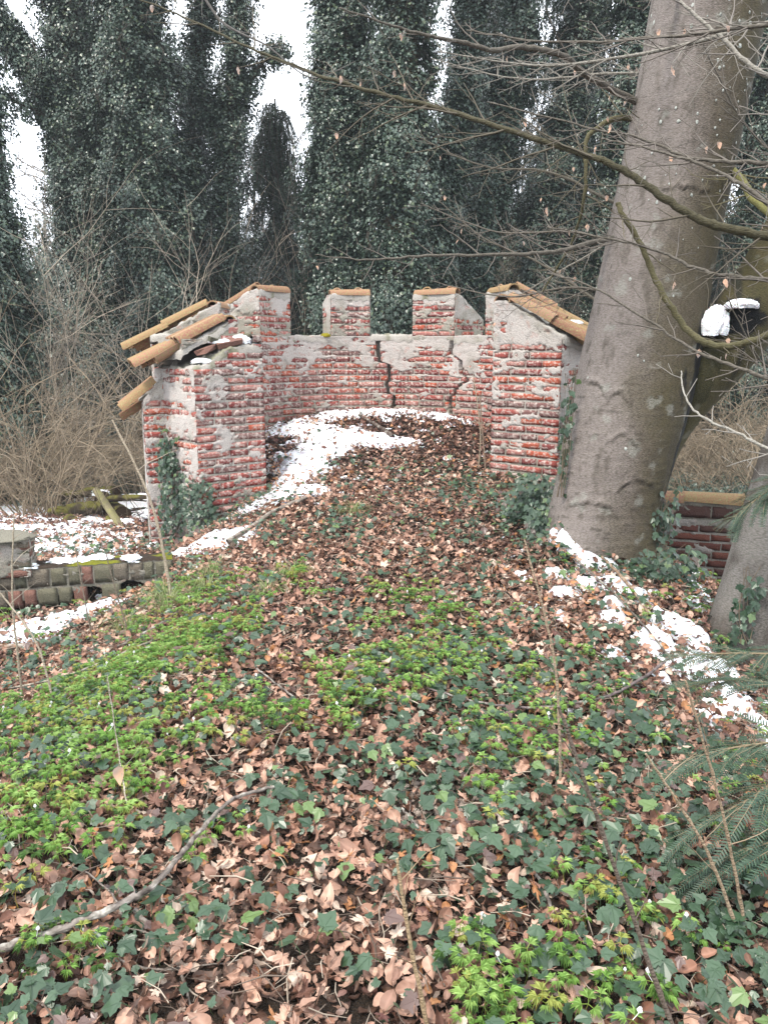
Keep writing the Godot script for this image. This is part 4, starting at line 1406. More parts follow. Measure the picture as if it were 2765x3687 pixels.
func conifer(label: String, at: Vector3, height: float, width: float, n: int) -> void:
	if strands.is_empty():
		for k in 3:
			strands.append(strand_mesh(300 + k, 110))
	var t := holder("spruce_tree", self, at)
	tag(t, label, "tree", "dark drooping spruces in the wood")
	var tb := MB.new()
	tb.tube(pts([Vector3.ZERO, Vector3(0.05, height * 0.5, 0), Vector3(0, height, 0)]), PackedFloat32Array([0.16, 0.1, 0.02]), 8, Color(0.07, 0.055, 0.045))
	obj("trunk", tb.mesh(M.rough_bark), t)
	var sets := []
	for e in 3:
		sets.append([] as Array[Transform3D])
	var boughs := MB.new()
	var nb := int(height * 7.0)
	for i in nb:
		var h := 0.12 + 0.88 * float(i) / nb
		var a := rng.randf() * TAU
		var ln := width * pow(1.0 - h, 0.75) * rng.randf_range(0.65, 1.15) + 0.15
		var p0 := Vector3(0, h * height, 0)
		var d := Vector3(cos(a), 0, sin(a))
		var path := pts([p0, p0 + d * ln * 0.5 + Vector3(0, 0.1 * ln, 0), p0 + d * ln + Vector3(0, -0.35 * ln, 0)])
		boughs.tube(path, PackedFloat32Array([0.022, 0.014, 0.006]), 4, Color(0.06, 0.045, 0.035), false)
		var m := int(float(n) / nb * lerpf(1.5, 0.5, h))
		for e in m:
			var f := rng.randf_range(0.15, 1.0)
			var q := path[0].lerp(path[1], f * 2.0) if f < 0.5 else path[1].lerp(path[2], f * 2.0 - 1.0)
			q += Vector3(rng.randf_range(-0.12, 0.12), rng.randf_range(-0.05, 0.03), rng.randf_range(-0.12, 0.12))
			var s := rng.randf_range(0.5, 1.15)
			sets[rng.randi() % 3].append(Transform3D(Basis.from_euler(Vector3(rng.randf_range(-0.4, 0.4), rng.randf() * TAU, rng.randf_range(-0.4, 0.4))).scaled(Vector3(s * 1.3, s, s * 1.3)), q))
	var bo := obj("boughs", boughs.mesh(M.rough_bark), t)
	bo.set_meta("kind", "stuff")
	var nd := holder("hanging_foliage", t)
	nd.set_meta("kind", "stuff")
	for e in 3:
		many("needles", strands[e], sets[e], PackedColorArray(), nd)


func build_conifers() -> void:
	conifer("pointed weeping spruce standing alone below the gap of sky", Vector3(-2.5, -1.25, -20), 8.4, 2.1, 3800)
	conifer("low dark spruce close behind the second gap of the battlements", Vector3(-1.55, -1.25, -19), 4.6, 1.2, 1300)
	conifer("tall spruce filling the dark space right of the slit of sky", Vector3(2.3, -1.25, -21), 13.0, 1.9, 3200)
	conifer("tall drooping spruce behind the bare beech twigs", Vector3(5.0, -1.25, -22), 14.0, 2.3, 3400)
	conifer("spruce seen between the beech trunk and the turret roofs", Vector3(3.6, -1.25, -19.5), 7.0, 1.7, 2200)
	conifer("dark spruce just left of the beech trunk", Vector3(4.1, -1.25, -20), 13.0, 1.8, 2600)
	conifer("slim dark spruce right of the two slanting trunks", Vector3(3.2, -1.25, -23), 14.0, 1.9, 2600)
	conifer("spruce at the far right edge behind the beech", Vector3(8.6, -1.25, -18), 13.0, 2.6, 3200)
	conifer("spruce hidden mostly by the beech trunk", Vector3(6.4, -1.25, -20), 13.0, 2.4, 2400)


# a many-stemmed bare shrub
func twig_run(b: MB, p: Vector3, d: Vector3, ln: float, r: float, depth: int, droop: float, col: Color, g: RandomNumberGenerator, kids: int) -> void:
	var n := 5
	var q := PackedVector3Array([p])
	var rad := PackedFloat32Array([r])
	var dir := d
	for i in n:
		dir = (dir + Vector3(g.randf_range(-0.22, 0.22), g.randf_range(-0.2, 0.2) - droop * (0.3 + float(i) / n), g.randf_range(-0.22, 0.22))).normalized()
		q.append(q[i] + dir * ln / n)
		rad.append(r * (1.0 - 0.75 * float(i + 1) / n))
	b.tube(q, rad, 3, col.lerp(col * 0.6, g.randf()), false)
	if depth > 0:
		for k in kids:
			var f := g.randf_range(0.25, 0.95) * n
			var i := mini(int(f), n - 1)
			var s := q[i].lerp(q[i + 1], f - i)
			var dd := (q[i + 1] - q[i]).normalized()
			var off := Vector3(g.randf_range(-1, 1), g.randf_range(-0.6, 0.8), g.randf_range(-1, 1)).normalized()
			twig_run(b, s, (dd + off * 0.9).normalized(), ln * g.randf_range(0.3, 0.6), r * 0.55, depth - 1, droop, col, g, kids)


func shrub_mesh(sd: int, stems: int, height: float, lean: float, droop: float, col: Color, kids: int, r := 0.009) -> ArrayMesh:
	var g := RandomNumberGenerator.new()
	g.seed = sd
	var b := MB.new()
	for i in stems:
		var a := g.randf() * TAU
		var d := Vector3(cos(a) * lean, 1.0, sin(a) * lean).normalized()
		twig_run(b, Vector3(cos(a), 0, sin(a)) * 0.15 * g.randf(), d, height * g.randf_range(0.7, 1.2), r * g.randf_range(0.7, 1.3), 2, droop, col, g, kids)
	return b.mesh(M.twig)


func build_thickets() -> void:
	var tan := Color(0.27, 0.215, 0.15)
	var tall := []
	for k in 3:
		tall.append(shrub_mesh(500 + k, 7, 3.4, 0.22, 0.02, Color(0.4, 0.34, 0.27), 5, 0.011))
	var low := []
	for k in 4:
		low.append(shrub_mesh(520 + k, 10, 1.7, 0.75, 0.16, tan, 4, 0.009))
	# named bare shrubs on the left
	var spots := [[Vector3(-5.0, -1.2, -13.2), 0], [Vector3(-5.6, -1.2, -14.6), 1], [Vector3(-4.4, -1.1, -14.2), 2], [Vector3(-6.6, -1.2, -15.0), 0], [Vector3(-3.9, -1.1, -13.0), 1], [Vector3(-7.4, -1.2, -16.0), 2]]
	var words := ["tall pale bare shrub in front of the broad ivy column", "bare many-stemmed shrub rising between the two left ivy trees", "bare shrub close left of the turret roofs", "bare shrub behind the left-edge ivy trunk", "thin bare shrub beside the turret's outer wall", "bare shrub farthest left in the thicket"]
	for i in spots.size():
		var o := obj("bare_shrub", tall[spots[i][1]], self, spots[i][0], Basis(Vector3.UP, i * 1.3).scaled(Vector3.ONE * (1.3 - 0.07 * i)))
		tag(o, words[i], "shrub", "bare shrubs left of the turret")
	for e in 4:
		var at: Array[Transform3D] = []
		for i in 30:
			var left := i < 20
			var x := rng.randf_range(-9.5, -2.9) if left else rng.randf_range(2.9, 9.0)
			var z := rng.randf_range(-18.0, -10.8)
			if x > -4.0 and x < 0.0 and z > -11.5:
				x -= 1.5
			if left and absf(x / z) < 0.37 and z > -12.6 and absf(x / z) > 0.26:
				z -= 3.0
			var s := rng.randf_range(0.75, 1.3)
			at.append(Transform3D(Basis(Vector3.UP, rng.randf() * TAU).scaled(Vector3(s, s * rng.randf_range(0.8, 1.3), s)), Vector3(x, ground_y(x, z) - 0.05, z)))
		var o := many("bramble_thicket", low[e], at, PackedColorArray(), self)
		tag(o, "tangle of dry beige bramble stems on the low ground beyond the walls", "bramble", "bramble thickets", "stuff")
	for e in 3:
		var at: Array[Transform3D] = []
		for i in 40:
			var x := rng.randf_range(-13.0, 13.0)
			var z := rng.randf_range(-24.0, -17.5)
			var s := rng.randf_range(0.8, 1.5)
			at.append(Transform3D(Basis(Vector3.UP, rng.randf() * TAU).scaled(Vector3.ONE * s), Vector3(x, -1.25, z)))
		var o := many("bare_undergrowth", tall[e], at, PackedColorArray(), self)
		tag(o, "bare brown saplings and twigs filling the wood behind the turret", "undergrowth", "bare undergrowth in the wood", "stuff")
	# evergreen understorey: ivy and brush mounded over the ground behind
	for e in 4:
		var at: Array[Transform3D] = []
		for i in 2700:
			var x := rng.randf_range(-15.0, 15.0)
			var z := rng.randf_range(-26.0, -19.0)
			var top := 4.3 + 2.6 * noise_c.get_noise_2d(x * 0.25, z * 0.25) + (0.8 if x > 1.0 else 0.0)
			var y := -1.2 + maxf(0.3, top) * pow(rng.randf(), 0.7)
			var s := rng.randf_range(1.0, 1.9)
			at.append(Transform3D(Basis(Vector3.UP, rng.randf_range(-0.9, 0.9)).scaled(Vector3.ONE * s), Vector3(x, y, z)))
		for i in 700:
			# ivy creeping over the low ground on both sides
			var x := rng.randf_range(3.0, 10.0) if i % 3 else rng.randf_range(-9.0, -4.0)
			var z := rng.randf_range(-19.0, -10.0) if i % 3 else rng.randf_range(-20.0, -14.0)
			var s := rng.randf_range(0.7, 1.2)
			at.append(Transform3D(Basis(Vector3.RIGHT, -1.1) * Basis(Vector3.BACK, rng.randf() * TAU) * s, Vector3(x, ground_y(x, z) + rng.randf_range(0.0, 0.25), z)))
		var o := many("ivy_undergrowth", sprays[e], at, PackedColorArray(), self)
		tag(o, "dark evergreen ivy and brush massed behind the tree trunks", "undergrowth", "evergreen undergrowth", "stuff")
	# far bare wood, seen through the gaps
	var far := []
	for k in 3:
		var g := RandomNumberGenerator.new()
		g.seed = 700 + k
		var b := MB.new()
		var hh := 13.0
		b.tube(pts([Vector3.ZERO, Vector3(0.15, hh * 0.5, 0.1), Vector3(-0.1, hh, 0)]), PackedFloat32Array([0.16, 0.1, 0.02]), 6, Color(0.16, 0.145, 0.12), false)
		for i in 26:
			var y := hh * g.randf_range(0.18, 0.98)
			var a := g.randf() * TAU
			twig_run(b, Vector3(0.1 * sin(y), y, 0), Vector3(cos(a), g.randf_range(0.3, 1.0), sin(a)).normalized(), (hh - y) * 0.3 + 0.8, 0.035, 2, -0.03, Color(0.18, 0.155, 0.13), g, 4)
		far.append(b.mesh(M.twig))
	for k in 3:
		var at: Array[Transform3D] = []
		for i in 34:
			var z := rng.randf_range(-58.0, -27.0)
			var x := rng.randf_range(-0.75, 0.75) * absf(z)
			var s := rng.randf_range(0.65, 1.05)
			at.append(Transform3D(Basis(Vector3.UP, rng.randf() * TAU).scaled(Vector3.ONE * s), Vector3(x, -1.3, z)))
		var o := many("distant_wood", far[k], at, PackedColorArray(), self)
		tag(o, "far leafless trees seen faintly through the gaps in the ivy", "wood", "distant bare wood", "stuff")


func build_logs() -> void:
	var words := ["mossy log sticking out to the left at the back of the log pile", "short thick log lying behind the snowy cut end", "snow-covered log pointing right at the front left of the pile", "short snowy log at the front of the pile, right of the middle", "pale lichen-covered pole leaning diagonally across the pile", "thin mossy log running right along the top of the pile", "dark mossy log at the back of the pile", "log whose cut end wears a round cap of snow"]
	var lines := [[Vector3(-4.55, -0.68, -10.8), Vector3(-3.75, -0.52, -10.6), 0.1], [Vector3(-3.95, -0.66, -11.1), Vector3(-3.45, -0.6, -10.4), 0.13], [Vector3(-4.05, -0.62, -10.1), Vector3(-3.45, -0.78, -9.6), 0.1], [Vector3(-3.5, -0.62, -10.1), Vector3(-3.1, -0.76, -9.6), 0.105], [Vector3(-3.85, -0.3, -10.6), Vector3(-3.1, -0.72, -9.5), 0.05], [Vector3(-3.75, -0.42, -10.6), Vector3(-2.95, -0.36, -10.3), 0.045], [Vector3(-4.6, -0.5, -11.3), Vector3(-3.7, -0.38, -11.0), 0.07], [Vector3(-3.9, -0.52, -11.4), Vector3(-3.78, -0.42, -10.62), 0.11]]
	for i in lines.size():
		var a: Vector3 = lines[i][0]
		var b: Vector3 = lines[i][1]
		var r: float = lines[i][2]
		var lg := holder("log", self, a)
		tag(lg, words[i], "log", "logs of the pile left of the turret")
		var ax := resample(pts([a, a.lerp(b, 0.5) + Vector3(0, 0.02, 0), b]), 40)
		var pale := i == 4
		var sh := func(t: float, an: float, q: Vector3) -> Array:
			var n := noise_c.get_noise_3d(q.x * 5.0, q.y * 5.0, q.z * 5.0)
			var c := Color(0.36, 0.31, 0.19) if pale else Color(0.085, 0.065, 0.045)
			var up := ss(-0.2, 0.7, (q.y - ax[int(t * 39.0)].y) / r + n)
			c = c.lerp(Color(0.3, 0.29, 0.06) if not pale else Color(0.4, 0.38, 0.16), 0.7 * up * ss(-0.1, 0.3, n + 0.1))
			return [1.0 + 0.12 * n + 0.06 * noise_c.get_noise_3d(q.x * 20.0, q.y * 20.0, q.z * 20.0), c]
		obj("bark", stem_mesh(ax, taper(40, r, r * 0.92), 26, sh, M.rough_bark), lg, -a)
		var eb := MB.new()
		var t := (b - a).normalized()
		eb.tube(pts([b - t * 0.02, b + t * 0.004]), PackedFloat32Array([r * 0.93, r * 0.9]), 16, Color(0.16, 0.1, 0.06))
		eb.tube(pts([a - t * 0.004, a + t * 0.02]), PackedFloat32Array([r * 0.95, r * 0.98]), 16, Color(0.16, 0.1, 0.06))
		obj("cut_end", eb.mesh(M.soil), lg, -a)
	var sn := [[Vector3(-3.78, -0.6, -9.95), 0.26, 0.05, 0.09], [Vector3(-3.3, -0.6, -9.9), 0.2, 0.05, 0.1], [Vector3(-3.2, -0.38, -10.5), 0.28, 0.04, 0.12], [Vector3(-3.84, -0.37, -10.72), 0.12, 0.05, 0.1], [Vector3(-2.95, -0.55, -10.2), 0.25, 0.06, 0.15], [Vector3(-4.2, -0.78, -9.6), 0.25, 0.03, 0.12], [Vector3(-3.4, -0.86, -9.4), 0.2, 0.04, 0.12], [Vector3(-3.0, -0.8, -9.6), 0.22, 0.05, 0.14]]
	var sw := ["snow lying along the front left log", "snow on top of the short front log", "snow behind the thin mossy log of the pile", "round cap of snow on the cut log end", "snow on the brush between pile and turret", "snow at the left foot of the log pile", "snow under the front logs of the pile", "snow at the right foot of the log pile"]
	for i in sn.size():
		tag(obj("snow_patch", lump_mesh(sn[i][1], sn[i][2], sn[i][3], i * 3.1, M.snow, Color.WHITE, 0.7, 2.0, 2), self, sn[i][0], Basis(Vector3.UP, 0.6 if i == 0 else -0.2 * i)), sw[i], "snow", "snow on the log pile")
	var bt := MB.new()
	var g := RandomNumberGenerator.new()
	g.seed = 77
	for i in 46:
		var p := Vector3(g.randf_range(-4.8, -2.9), -0.85, g.randf_range(-11.2, -9.6))
		twig_run(bt, p, Vector3(g.randf_range(-1, 1), g.randf_range(0.1, 0.7), g.randf_range(-0.5, 0.8)).normalized(), g.randf_range(0.5, 1.1), 0.008, 1, 0.1, Color(0.12, 0.095, 0.07), g, 3)
	tag(obj("brushwood", bt.mesh(M.twig)), "dark thin brushwood heaped among the logs of the pile", "brushwood", "", "stuff")


# ---------- branches of the beeches ----------

# side twigs of a beech branch: alternate, zigzag, in a flat spray
func spray_twigs(b: MB, path: PackedVector3Array, r0: float, r1: float, gap: float, ln: float, depth: int, col: Color, g: RandomNumberGenerator, flat: Vector3, tips: Array) -> void:
	var walked := g.randf() * gap
	var sgn := 1.0
	var total := 0.0
	for i in path.size() - 1:
		total += path[i].distance_to(path[i + 1])
	var done := 0.0
	for i in path.size() - 1:
		var a := path[i]
		var e := path[i + 1]
		var seg := a.distance_to(e)
		while walked < seg:
			var t := walked / seg
			var f := (done + walked) / total
			var d := (e - a).normalized()
			var out := d.cross(flat).normalized() * sgn
			sgn = -sgn
			var dir := (d * g.randf_range(0.5, 1.0) + out * g.randf_range(0.6, 1.0) + flat * g.randf_range(-0.35, 0.35)).normalized()
			var l := ln * g.randf_range(0.35, 1.1) * lerpf(1.0, 0.45, f)
			var r := minf(lerpf(r0, r1, f) * 0.6, 0.0024 + l * 0.007)
			var n := maxi(3, int(l / 0.06))
			var q := PackedVector3Array([a.lerp(e, t)])
			var zig := 1.0
			for s in n:
				dir = (dir + out * 0.16 * zig + Vector3(g.randf_range(-0.12, 0.12), g.randf_range(-0.1, 0.14), g.randf_range(-0.12, 0.12))).normalized()
				zig = -zig
				q.append(q[s] + dir * l / n)
			b.tube(q, taper(n + 1, r, 0.0016), 4, col, false)
			tips.append(q[n])
			if depth > 0 and l > 0.12:
				spray_twigs(b, q, r, 0.001, gap * 0.75, l * 0.6, depth - 1, col, g, flat, tips)
			walked += gap * g.randf_range(0.6, 1.4)
		walked -= seg
		done += seg


func make_branch(par: Node3D, called: String, line: PackedVector3Array, r0: float, r1: float, gap: float, ln: float, depth: int, col: Color, sd: int, leaves: int, label := "") -> Node3D:
	var g := RandomNumberGenerator.new()
	g.seed = sd
	var top := par == self
	var o := holder(called, par, line[0] if top else -par.position)
	var k := -line[0] if top else Vector3.ZERO
	if top:
		tag(o, label, "branch", "bare branches hanging across the view")
	var c := curve(line, 7, 0.004)
	var b := MB.new()
	var rad := taper(c.size(), r0, r1)
	for i in rad.size():
		rad[i] *= 1.0 + 0.12 * sin(i * 1.7) * g.randf()
	b.tube(c, rad, 9, col)
	obj("wood", b.mesh(M.bark), o, k)
	var tw := MB.new()
	var tips := []
	spray_twigs(tw, c, r0, r1, gap, ln, depth, col.lerp(Color(0.1, 0.085, 0.07), 0.5), g, Vector3(0.1, 0.75, 0.65).normalized(), tips)
	var to := obj("twigs", tw.mesh(M.twig), o, k)
	to.set_meta("kind", "stuff")
	for i in leaves:
		if tips.is_empty():
			break
		var p: Vector3 = tips[g.randi() % tips.size()]
		obj("dead_leaf", leaf_meshes[g.randi() % 3], o, p + k + Vector3(0, -0.02, 0), Basis.from_euler(Vector3(g.randf_range(1.0, 2.0), g.randf() * TAU, g.randf_range(-0.5, 0.5))) * g.randf_range(0.4, 0.62)).material_override = M.hanging_leaf
	return o


func build_branches() -> void:
	leaf_shapes()
	M.hanging_leaf = mat("hanging dead leaf", lin(0.46, 0.27, 0.17), 0.6, null, 1.0, false)
	M.hanging_leaf.backlight_enabled = true
	M.hanging_leaf.backlight = lin(0.4, 0.4, 0.4)
	var tree: Node3D = get_node("beech_tree")
	var grey := Color(0.13, 0.115, 0.095)
	var olive := Color(0.105, 0.092, 0.045)
	make_branch(self, "bare_branch", pts([Vector3(1.95, 1.96, -3.4), Vector3(1.72, 2.04, -3.6), Vector3(1.48, 2.11, -3.7), Vector3(1.37, 2.16, -3.75), Vector3(1.24, 2.25, -3.8), Vector3(1.13, 2.34, -3.85), Vector3(1.01, 2.42, -3.9), Vector3(0.92, 2.46, -3.95), Vector3(0.59, 2.6, -4.1), Vector3(0.23, 2.76, -4.3), Vector3(0.0, 2.84, -4.4), Vector3(-0.34, 2.99, -4.6), Vector3(-0.57, 3.1, -4.7), Vector3(-0.78, 3.21, -4.8), Vector3(-1.17, 3.43, -5.0), Vector3(-1.45, 3.56, -5.1)]), 0.022, 0.004, 0.13, 0.62, 2, Color(0.07, 0.062, 0.034), 1, 8, "longest bare branch, sweeping from the right edge across to the sky at upper left")
	make_branch(tree, "branch", pts([Vector3(2.0, 3.15, -6.0), Vector3(1.66, 3.26, -5.95), Vector3(1.3, 3.29, -5.6), Vector3(1.05, 3.28, -5.2), Vector3(0.8, 3.29, -5.1), Vector3(0.62, 3.24, -5.0), Vector3(0.43, 3.25, -4.9), Vector3(0.23, 3.25, -4.8), Vector3(0.02, 3.27, -4.7), Vector3(-0.23, 3.31, -4.6)]), 0.026, 0.004, 0.14, 0.6, 2, grey, 2, 5)
	make_branch(tree, "branch", pts([Vector3(1.85, 2.38, -5.9), Vector3(1.5, 2.31, -5.8), Vector3(1.21, 2.22, -5.5), Vector3(0.97, 2.17, -5.3), Vector3(0.65, 2.15, -5.2), Vector3(0.2, 2.13, -5.1), Vector3(-0.11, 2.1, -5.0), Vector3(-0.4, 2.12, -4.9)]), 0.02, 0.003, 0.13, 0.5, 2, grey, 3, 6)
	make_branch(tree, "branch", pts([Vector3(2.0, 3.1, -6.0), Vector3(1.64, 3.14, -6.0), Vector3(1.46, 3.06, -5.95), Vector3(1.38, 2.95, -5.9), Vector3(1.39, 2.63, -5.9), Vector3(1.36, 2.34, -6.1), Vector3(1.2, 2.0, -6.3)]), 0.024, 0.006, 0.15, 0.5, 2, olive, 4, 4)
	make_branch(tree, "branch", pts([Vector3(2.0, 3.9, -5.9), Vector3(1.6, 3.8, -5.4), Vector3(1.2, 3.7, -5.0), Vector3(0.7, 3.68, -4.7), Vector3(0.2, 3.6, -4.5)]), 0.02, 0.004, 0.13, 0.6, 2, grey, 14, 3)
	make_branch(tree, "branch", pts([Vector3(2.2, 2.95, -6.1), Vector3(2.36, 2.84, -5.95), Vector3(2.32, 2.62, -5.5), Vector3(2.26, 2.47, -5.2), Vector3(2.4, 2.25, -4.9), Vector3(2.8, 2.0, -4.5)]), 0.03, 0.018, 0.16, 0.5, 2, Color(0.16, 0.15, 0.05), 6, 5)
	make_branch(self, "bare_branch", pts([Vector3(1.27, 2.36, -4.62), Vector3(1.29, 2.3, -4.6), Vector3(1.39, 2.16, -4.6), Vector3(1.48, 1.99, -4.6), Vector3(1.55, 1.84, -4.55), Vector3(1.66, 1.68, -4.5), Vector3(1.74, 1.61, -4.4), Vector3(1.84, 1.6, -4.3), Vector3(1.96, 1.65, -4.2), Vector3(2.15, 1.72, -4.1)]), 0.014, 0.021, 0.22, 0.4, 1, olive, 5, 1, "snapped olive branch curving in front of the beech trunk and up to the right edge")
	make_branch(self, "bare_branch", pts([Vector3(1.9, 2.4, -3.5), Vector3(1.66, 2.64, -3.6), Vector3(1.54, 2.76, -3.7), Vector3(1.45, 2.9, -3.8), Vector3(1.34, 3.04, -3.9), Vector3(1.22, 3.2, -4.0)]), 0.013, 0.006, 0.11, 0.4, 2, Color(0.28, 0.26, 0.23), 7, 2, "pale thin branch crossing the top right of the beech trunk")
	make_branch(self, "bare_branch", pts([Vector3(1.9, 1.85, -3.1), Vector3(1.57, 2.09, -3.3), Vector3(1.42, 2.23, -3.4), Vector3(1.27, 2.33, -3.5), Vector3(1.1, 2.41, -3.6), Vector3(0.93, 2.47, -3.7)]), 0.011, 0.003, 0.1, 0.42, 2, grey, 8, 3, "thin dark branch rising leftwards across the middle of the beech trunk")
	make_branch(self, "bare_branch", pts([Vector3(1.9, 2.32, -3.4), Vector3(1.69, 2.35, -3.6), Vector3(1.46, 2.38, -3.7), Vector3(1.33, 2.42, -3.8), Vector3(1.15, 2.52, -3.9), Vector3(0.88, 2.6, -4.0), Vector3(0.5, 2.72, -4.1)]), 0.011, 0.003, 0.1, 0.45, 2, grey, 9, 4, "fine twiggy branch spreading left from the beech trunk above the long branch")
	make_branch(self, "bare_branch", pts([Vector3(1.9, 1.8, -3.3), Vector3(1.69, 1.86, -3.5), Vector3(1.52, 1.89, -3.6), Vector3(1.39, 1.93, -3.7), Vector3(1.26, 2.01, -3.8), Vector3(1.07, 2.08, -3.9), Vector3(0.77, 2.15, -4)]), 0.012, 0.003, 0.1, 0.45, 2, grey, 10, 4, "dark twiggy branch crossing the beech trunk just above its fork")
	make_branch(self, "bare_branch", pts([Vector3(1.9, 1.34, -3.2), Vector3(1.69, 1.44, -3.4), Vector3(1.53, 1.5, -3.5), Vector3(1.36, 1.58, -3.6), Vector3(1.18, 1.71, -3.7), Vector3(0.95, 1.86, -3.8), Vector3(0.76, 1.93, -3.9)]), 0.01, 0.003, 0.1, 0.38, 2, grey, 11, 2, "thin branch descending to the right in front of the beech fork")
	make_branch(self, "bare_branch", pts([Vector3(1.85, 1.05, -3.0), Vector3(1.62, 1.16, -3.2), Vector3(1.47, 1.24, -3.3), Vector3(1.35, 1.3, -3.4), Vector3(1.3, 1.38, -3.5), Vector3(1.31, 1.49, -3.6)]), 0.008, 0.003, 0.09, 0.35, 2, Color(0.32, 0.3, 0.27), 12, 0, "palest thin twig hanging beside the second beech stem")
	make_branch(self, "bare_branch", pts([Vector3(1.9, 2.75, -3.2), Vector3(1.6, 2.85, -3.5), Vector3(1.2, 2.9, -3.8), Vector3(0.8, 2.98, -4.1), Vector3(0.4, 3.1, -4.3)]), 0.01, 0.003, 0.1, 0.45, 2, grey, 13, 3, "thin branch crossing the upper beech trunk below the pale one")
	make_branch(self, "bare_branch", pts([Vector3(2.4, 1.5, -6.5), Vector3(1.9, 1.9, -7.0), Vector3(1.4, 2.3, -7.4), Vector3(0.9, 2.55, -7.6), Vector3(0.5, 2.9, -7.8)]), 0.018, 0.004, 0.13, 0.6, 2, Color(0.1, 0.09, 0.07), 15, 4, "dark branch rising behind the beech above the right-hand turret roof")
	make_branch(self, "bare_branch", pts([Vector3(2.6, 2.6, -7.0), Vector3(2.1, 2.75, -7.3), Vector3(1.5, 3.1, -7.6), Vector3(0.9, 3.2, -7.8), Vector3(0.3, 3.5, -8.0)]), 0.02, 0.004, 0.13, 0.7, 2, Color(0.1, 0.09, 0.07), 16, 3, "dark branch behind the beech reaching left at mid height")
	var extra := [[Vector3(2.2, 3.3, -4.6), Vector3(1.5, 3.15, -4.7), Vector3(0.9, 3.1, -4.8), Vector3(0.3, 3.2, -4.9), "fine twiggy branch high right, left of the beech's upper trunk"], [Vector3(2.0, 2.2, -6.2), Vector3(1.5, 2.45, -6.5), Vector3(0.9, 2.5, -6.8), Vector3(0.3, 2.75, -7.0), "twiggy branch behind the beech at mid height pointing left"], [Vector3(1.9, 1.95, -6.3), Vector3(1.5, 2.05, -6.6), Vector3(1.0, 2.0, -6.9), Vector3(0.4, 2.15, -7.2), "lowest twiggy branch behind the beech just above the turret roof"], [Vector3(2.4, 3.6, -6.6), Vector3(1.8, 3.7, -6.9), Vector3(1.1, 3.75, -7.2), Vector3(0.4, 4.0, -7.5), "twiggy branch behind the beech close under the top edge"], [Vector3(3.4, 2.2, -5.0), Vector3(2.8, 2.5, -5.2), Vector3(2.3, 2.9, -5.4), Vector3(1.9, 3.4, -5.3), "thin branch at the right edge rising in front of the upper beech"], [Vector3(3.2, 1.0, -5.4), Vector3(2.8, 1.3, -5.3), Vector3(2.4, 1.5, -5.2), Vector3(2.1, 1.9, -5.1), "thin twiggy branch in front of the second beech stem"], [Vector3(2.7, 3.0, -7.4), Vector3(2.0, 2.5, -7.6), Vector3(1.5, 2.2, -7.8), Vector3(1.1, 1.95, -8.0), "dark branch drooping behind the beech onto the turret's right roofs"], [Vector3(2.3, 3.9, -5.0), Vector3(1.6, 3.6, -4.9), Vector3(1.1, 3.45, -4.8), Vector3(0.6, 3.5, -4.6), "second fine branch from the top right corner"]]
	for i in extra.size():
		var q: Array = extra[i]
		make_branch(self, "bare_branch", pts([q[0], q[1], q[2], q[3]]), 0.013, 0.003, 0.09, 0.55, 2, grey if i % 3 else Color(0.26, 0.24, 0.21), 60 + i, 2, q[4])
	make_branch(self, "bare_branch", pts([Vector3(-2.6, 6.5, -12.0), Vector3(-2.2, 5.9, -12.0), Vector3(-1.6, 5.6, -12.0), Vector3(-1.0, 5.2, -12.0), Vector3(-0.4, 5.4, -12.0)]), 0.02, 0.004, 0.2, 0.6, 1, Color(0.15, 0.14, 0.13), 17, 0, "thin bare branch drawn against the white gap of sky")


# ---------- the leaf litter and what grows through it ----------

var leaf_meshes := []
var ivy_meshes := []


# a dry leaf about 7 cm long lying in the xz plane, stalk at -z, curled and a little crumpled
func dry_leaf(sd: int) -> ArrayMesh:
	var g := RandomNumberGenerator.new()
	g.seed = sd
	var n := 9
	var row := [-1.0, -0.66, -0.3, -0.05, 0.05, 0.3, 0.66, 1.0]
	var w := row.size()
	var ln := 0.074
	var curl := g.randf_range(-16.0, 26.0)
	var cup := g.randf_range(-30.0, 46.0)
	var twist := g.randf_range(-9.0, 9.0)
	var bend := g.randf_range(-5.0, 5.0)
	var wave := g.randf_range(0.001, 0.004)
	var fat := g.randf_range(0.019, 0.026)
	var p := PackedVector3Array()
	var cl := PackedColorArray()
	for j in n:
		var t := float(j) / (n - 1)
		var half := fat * pow(sin(PI * pow(t, 0.82)), 0.8) * (1.0 - 0.25 * t) + 0.0006
		for i in w:
			var s: float = row[i]
			var x := s * half
			var z := (t - 0.5) * ln - 0.2 * absf(s) * half
			var y := curl * z * z * 0.5 + cup * x * x * 0.7 + twist * x * z
			y += wave * sin(j * 2.1 + 1.5 * signf(s)) * absf(s) + 0.002 * noise_c.get_noise_2d(x * 90.0 + sd, z * 90.0)
			p.append(Vector3(x + bend * z * z, y, z))
			var v := 0.92 + 0.2 * noise_c.get_noise_2d(x * 60.0 + sd * 3.0, z * 60.0) - 0.12 * absf(s)
			if j % 2 and absf(s) > 0.2 and absf(s) < 0.9:
				v *= 0.9
			if absf(s) < 0.1:
				v = 1.16
			cl.append(Color(v, v * 0.99, v * 0.97))
	var b := MB.new()
	b.sheet(p, cl, w, n, Vector3.UP)
	var q := Vector3(bend * ln * ln * 0.25, curl * ln * ln * 0.125, -ln * 0.5)
	b.tube(PackedVector3Array([q, q + Vector3(0.002, 0.003, -0.014)]), PackedFloat32Array([0.0007, 0.0006]), 3, Color(0.7, 0.6, 0.55), false)
	return b.mesh(M.leaf)


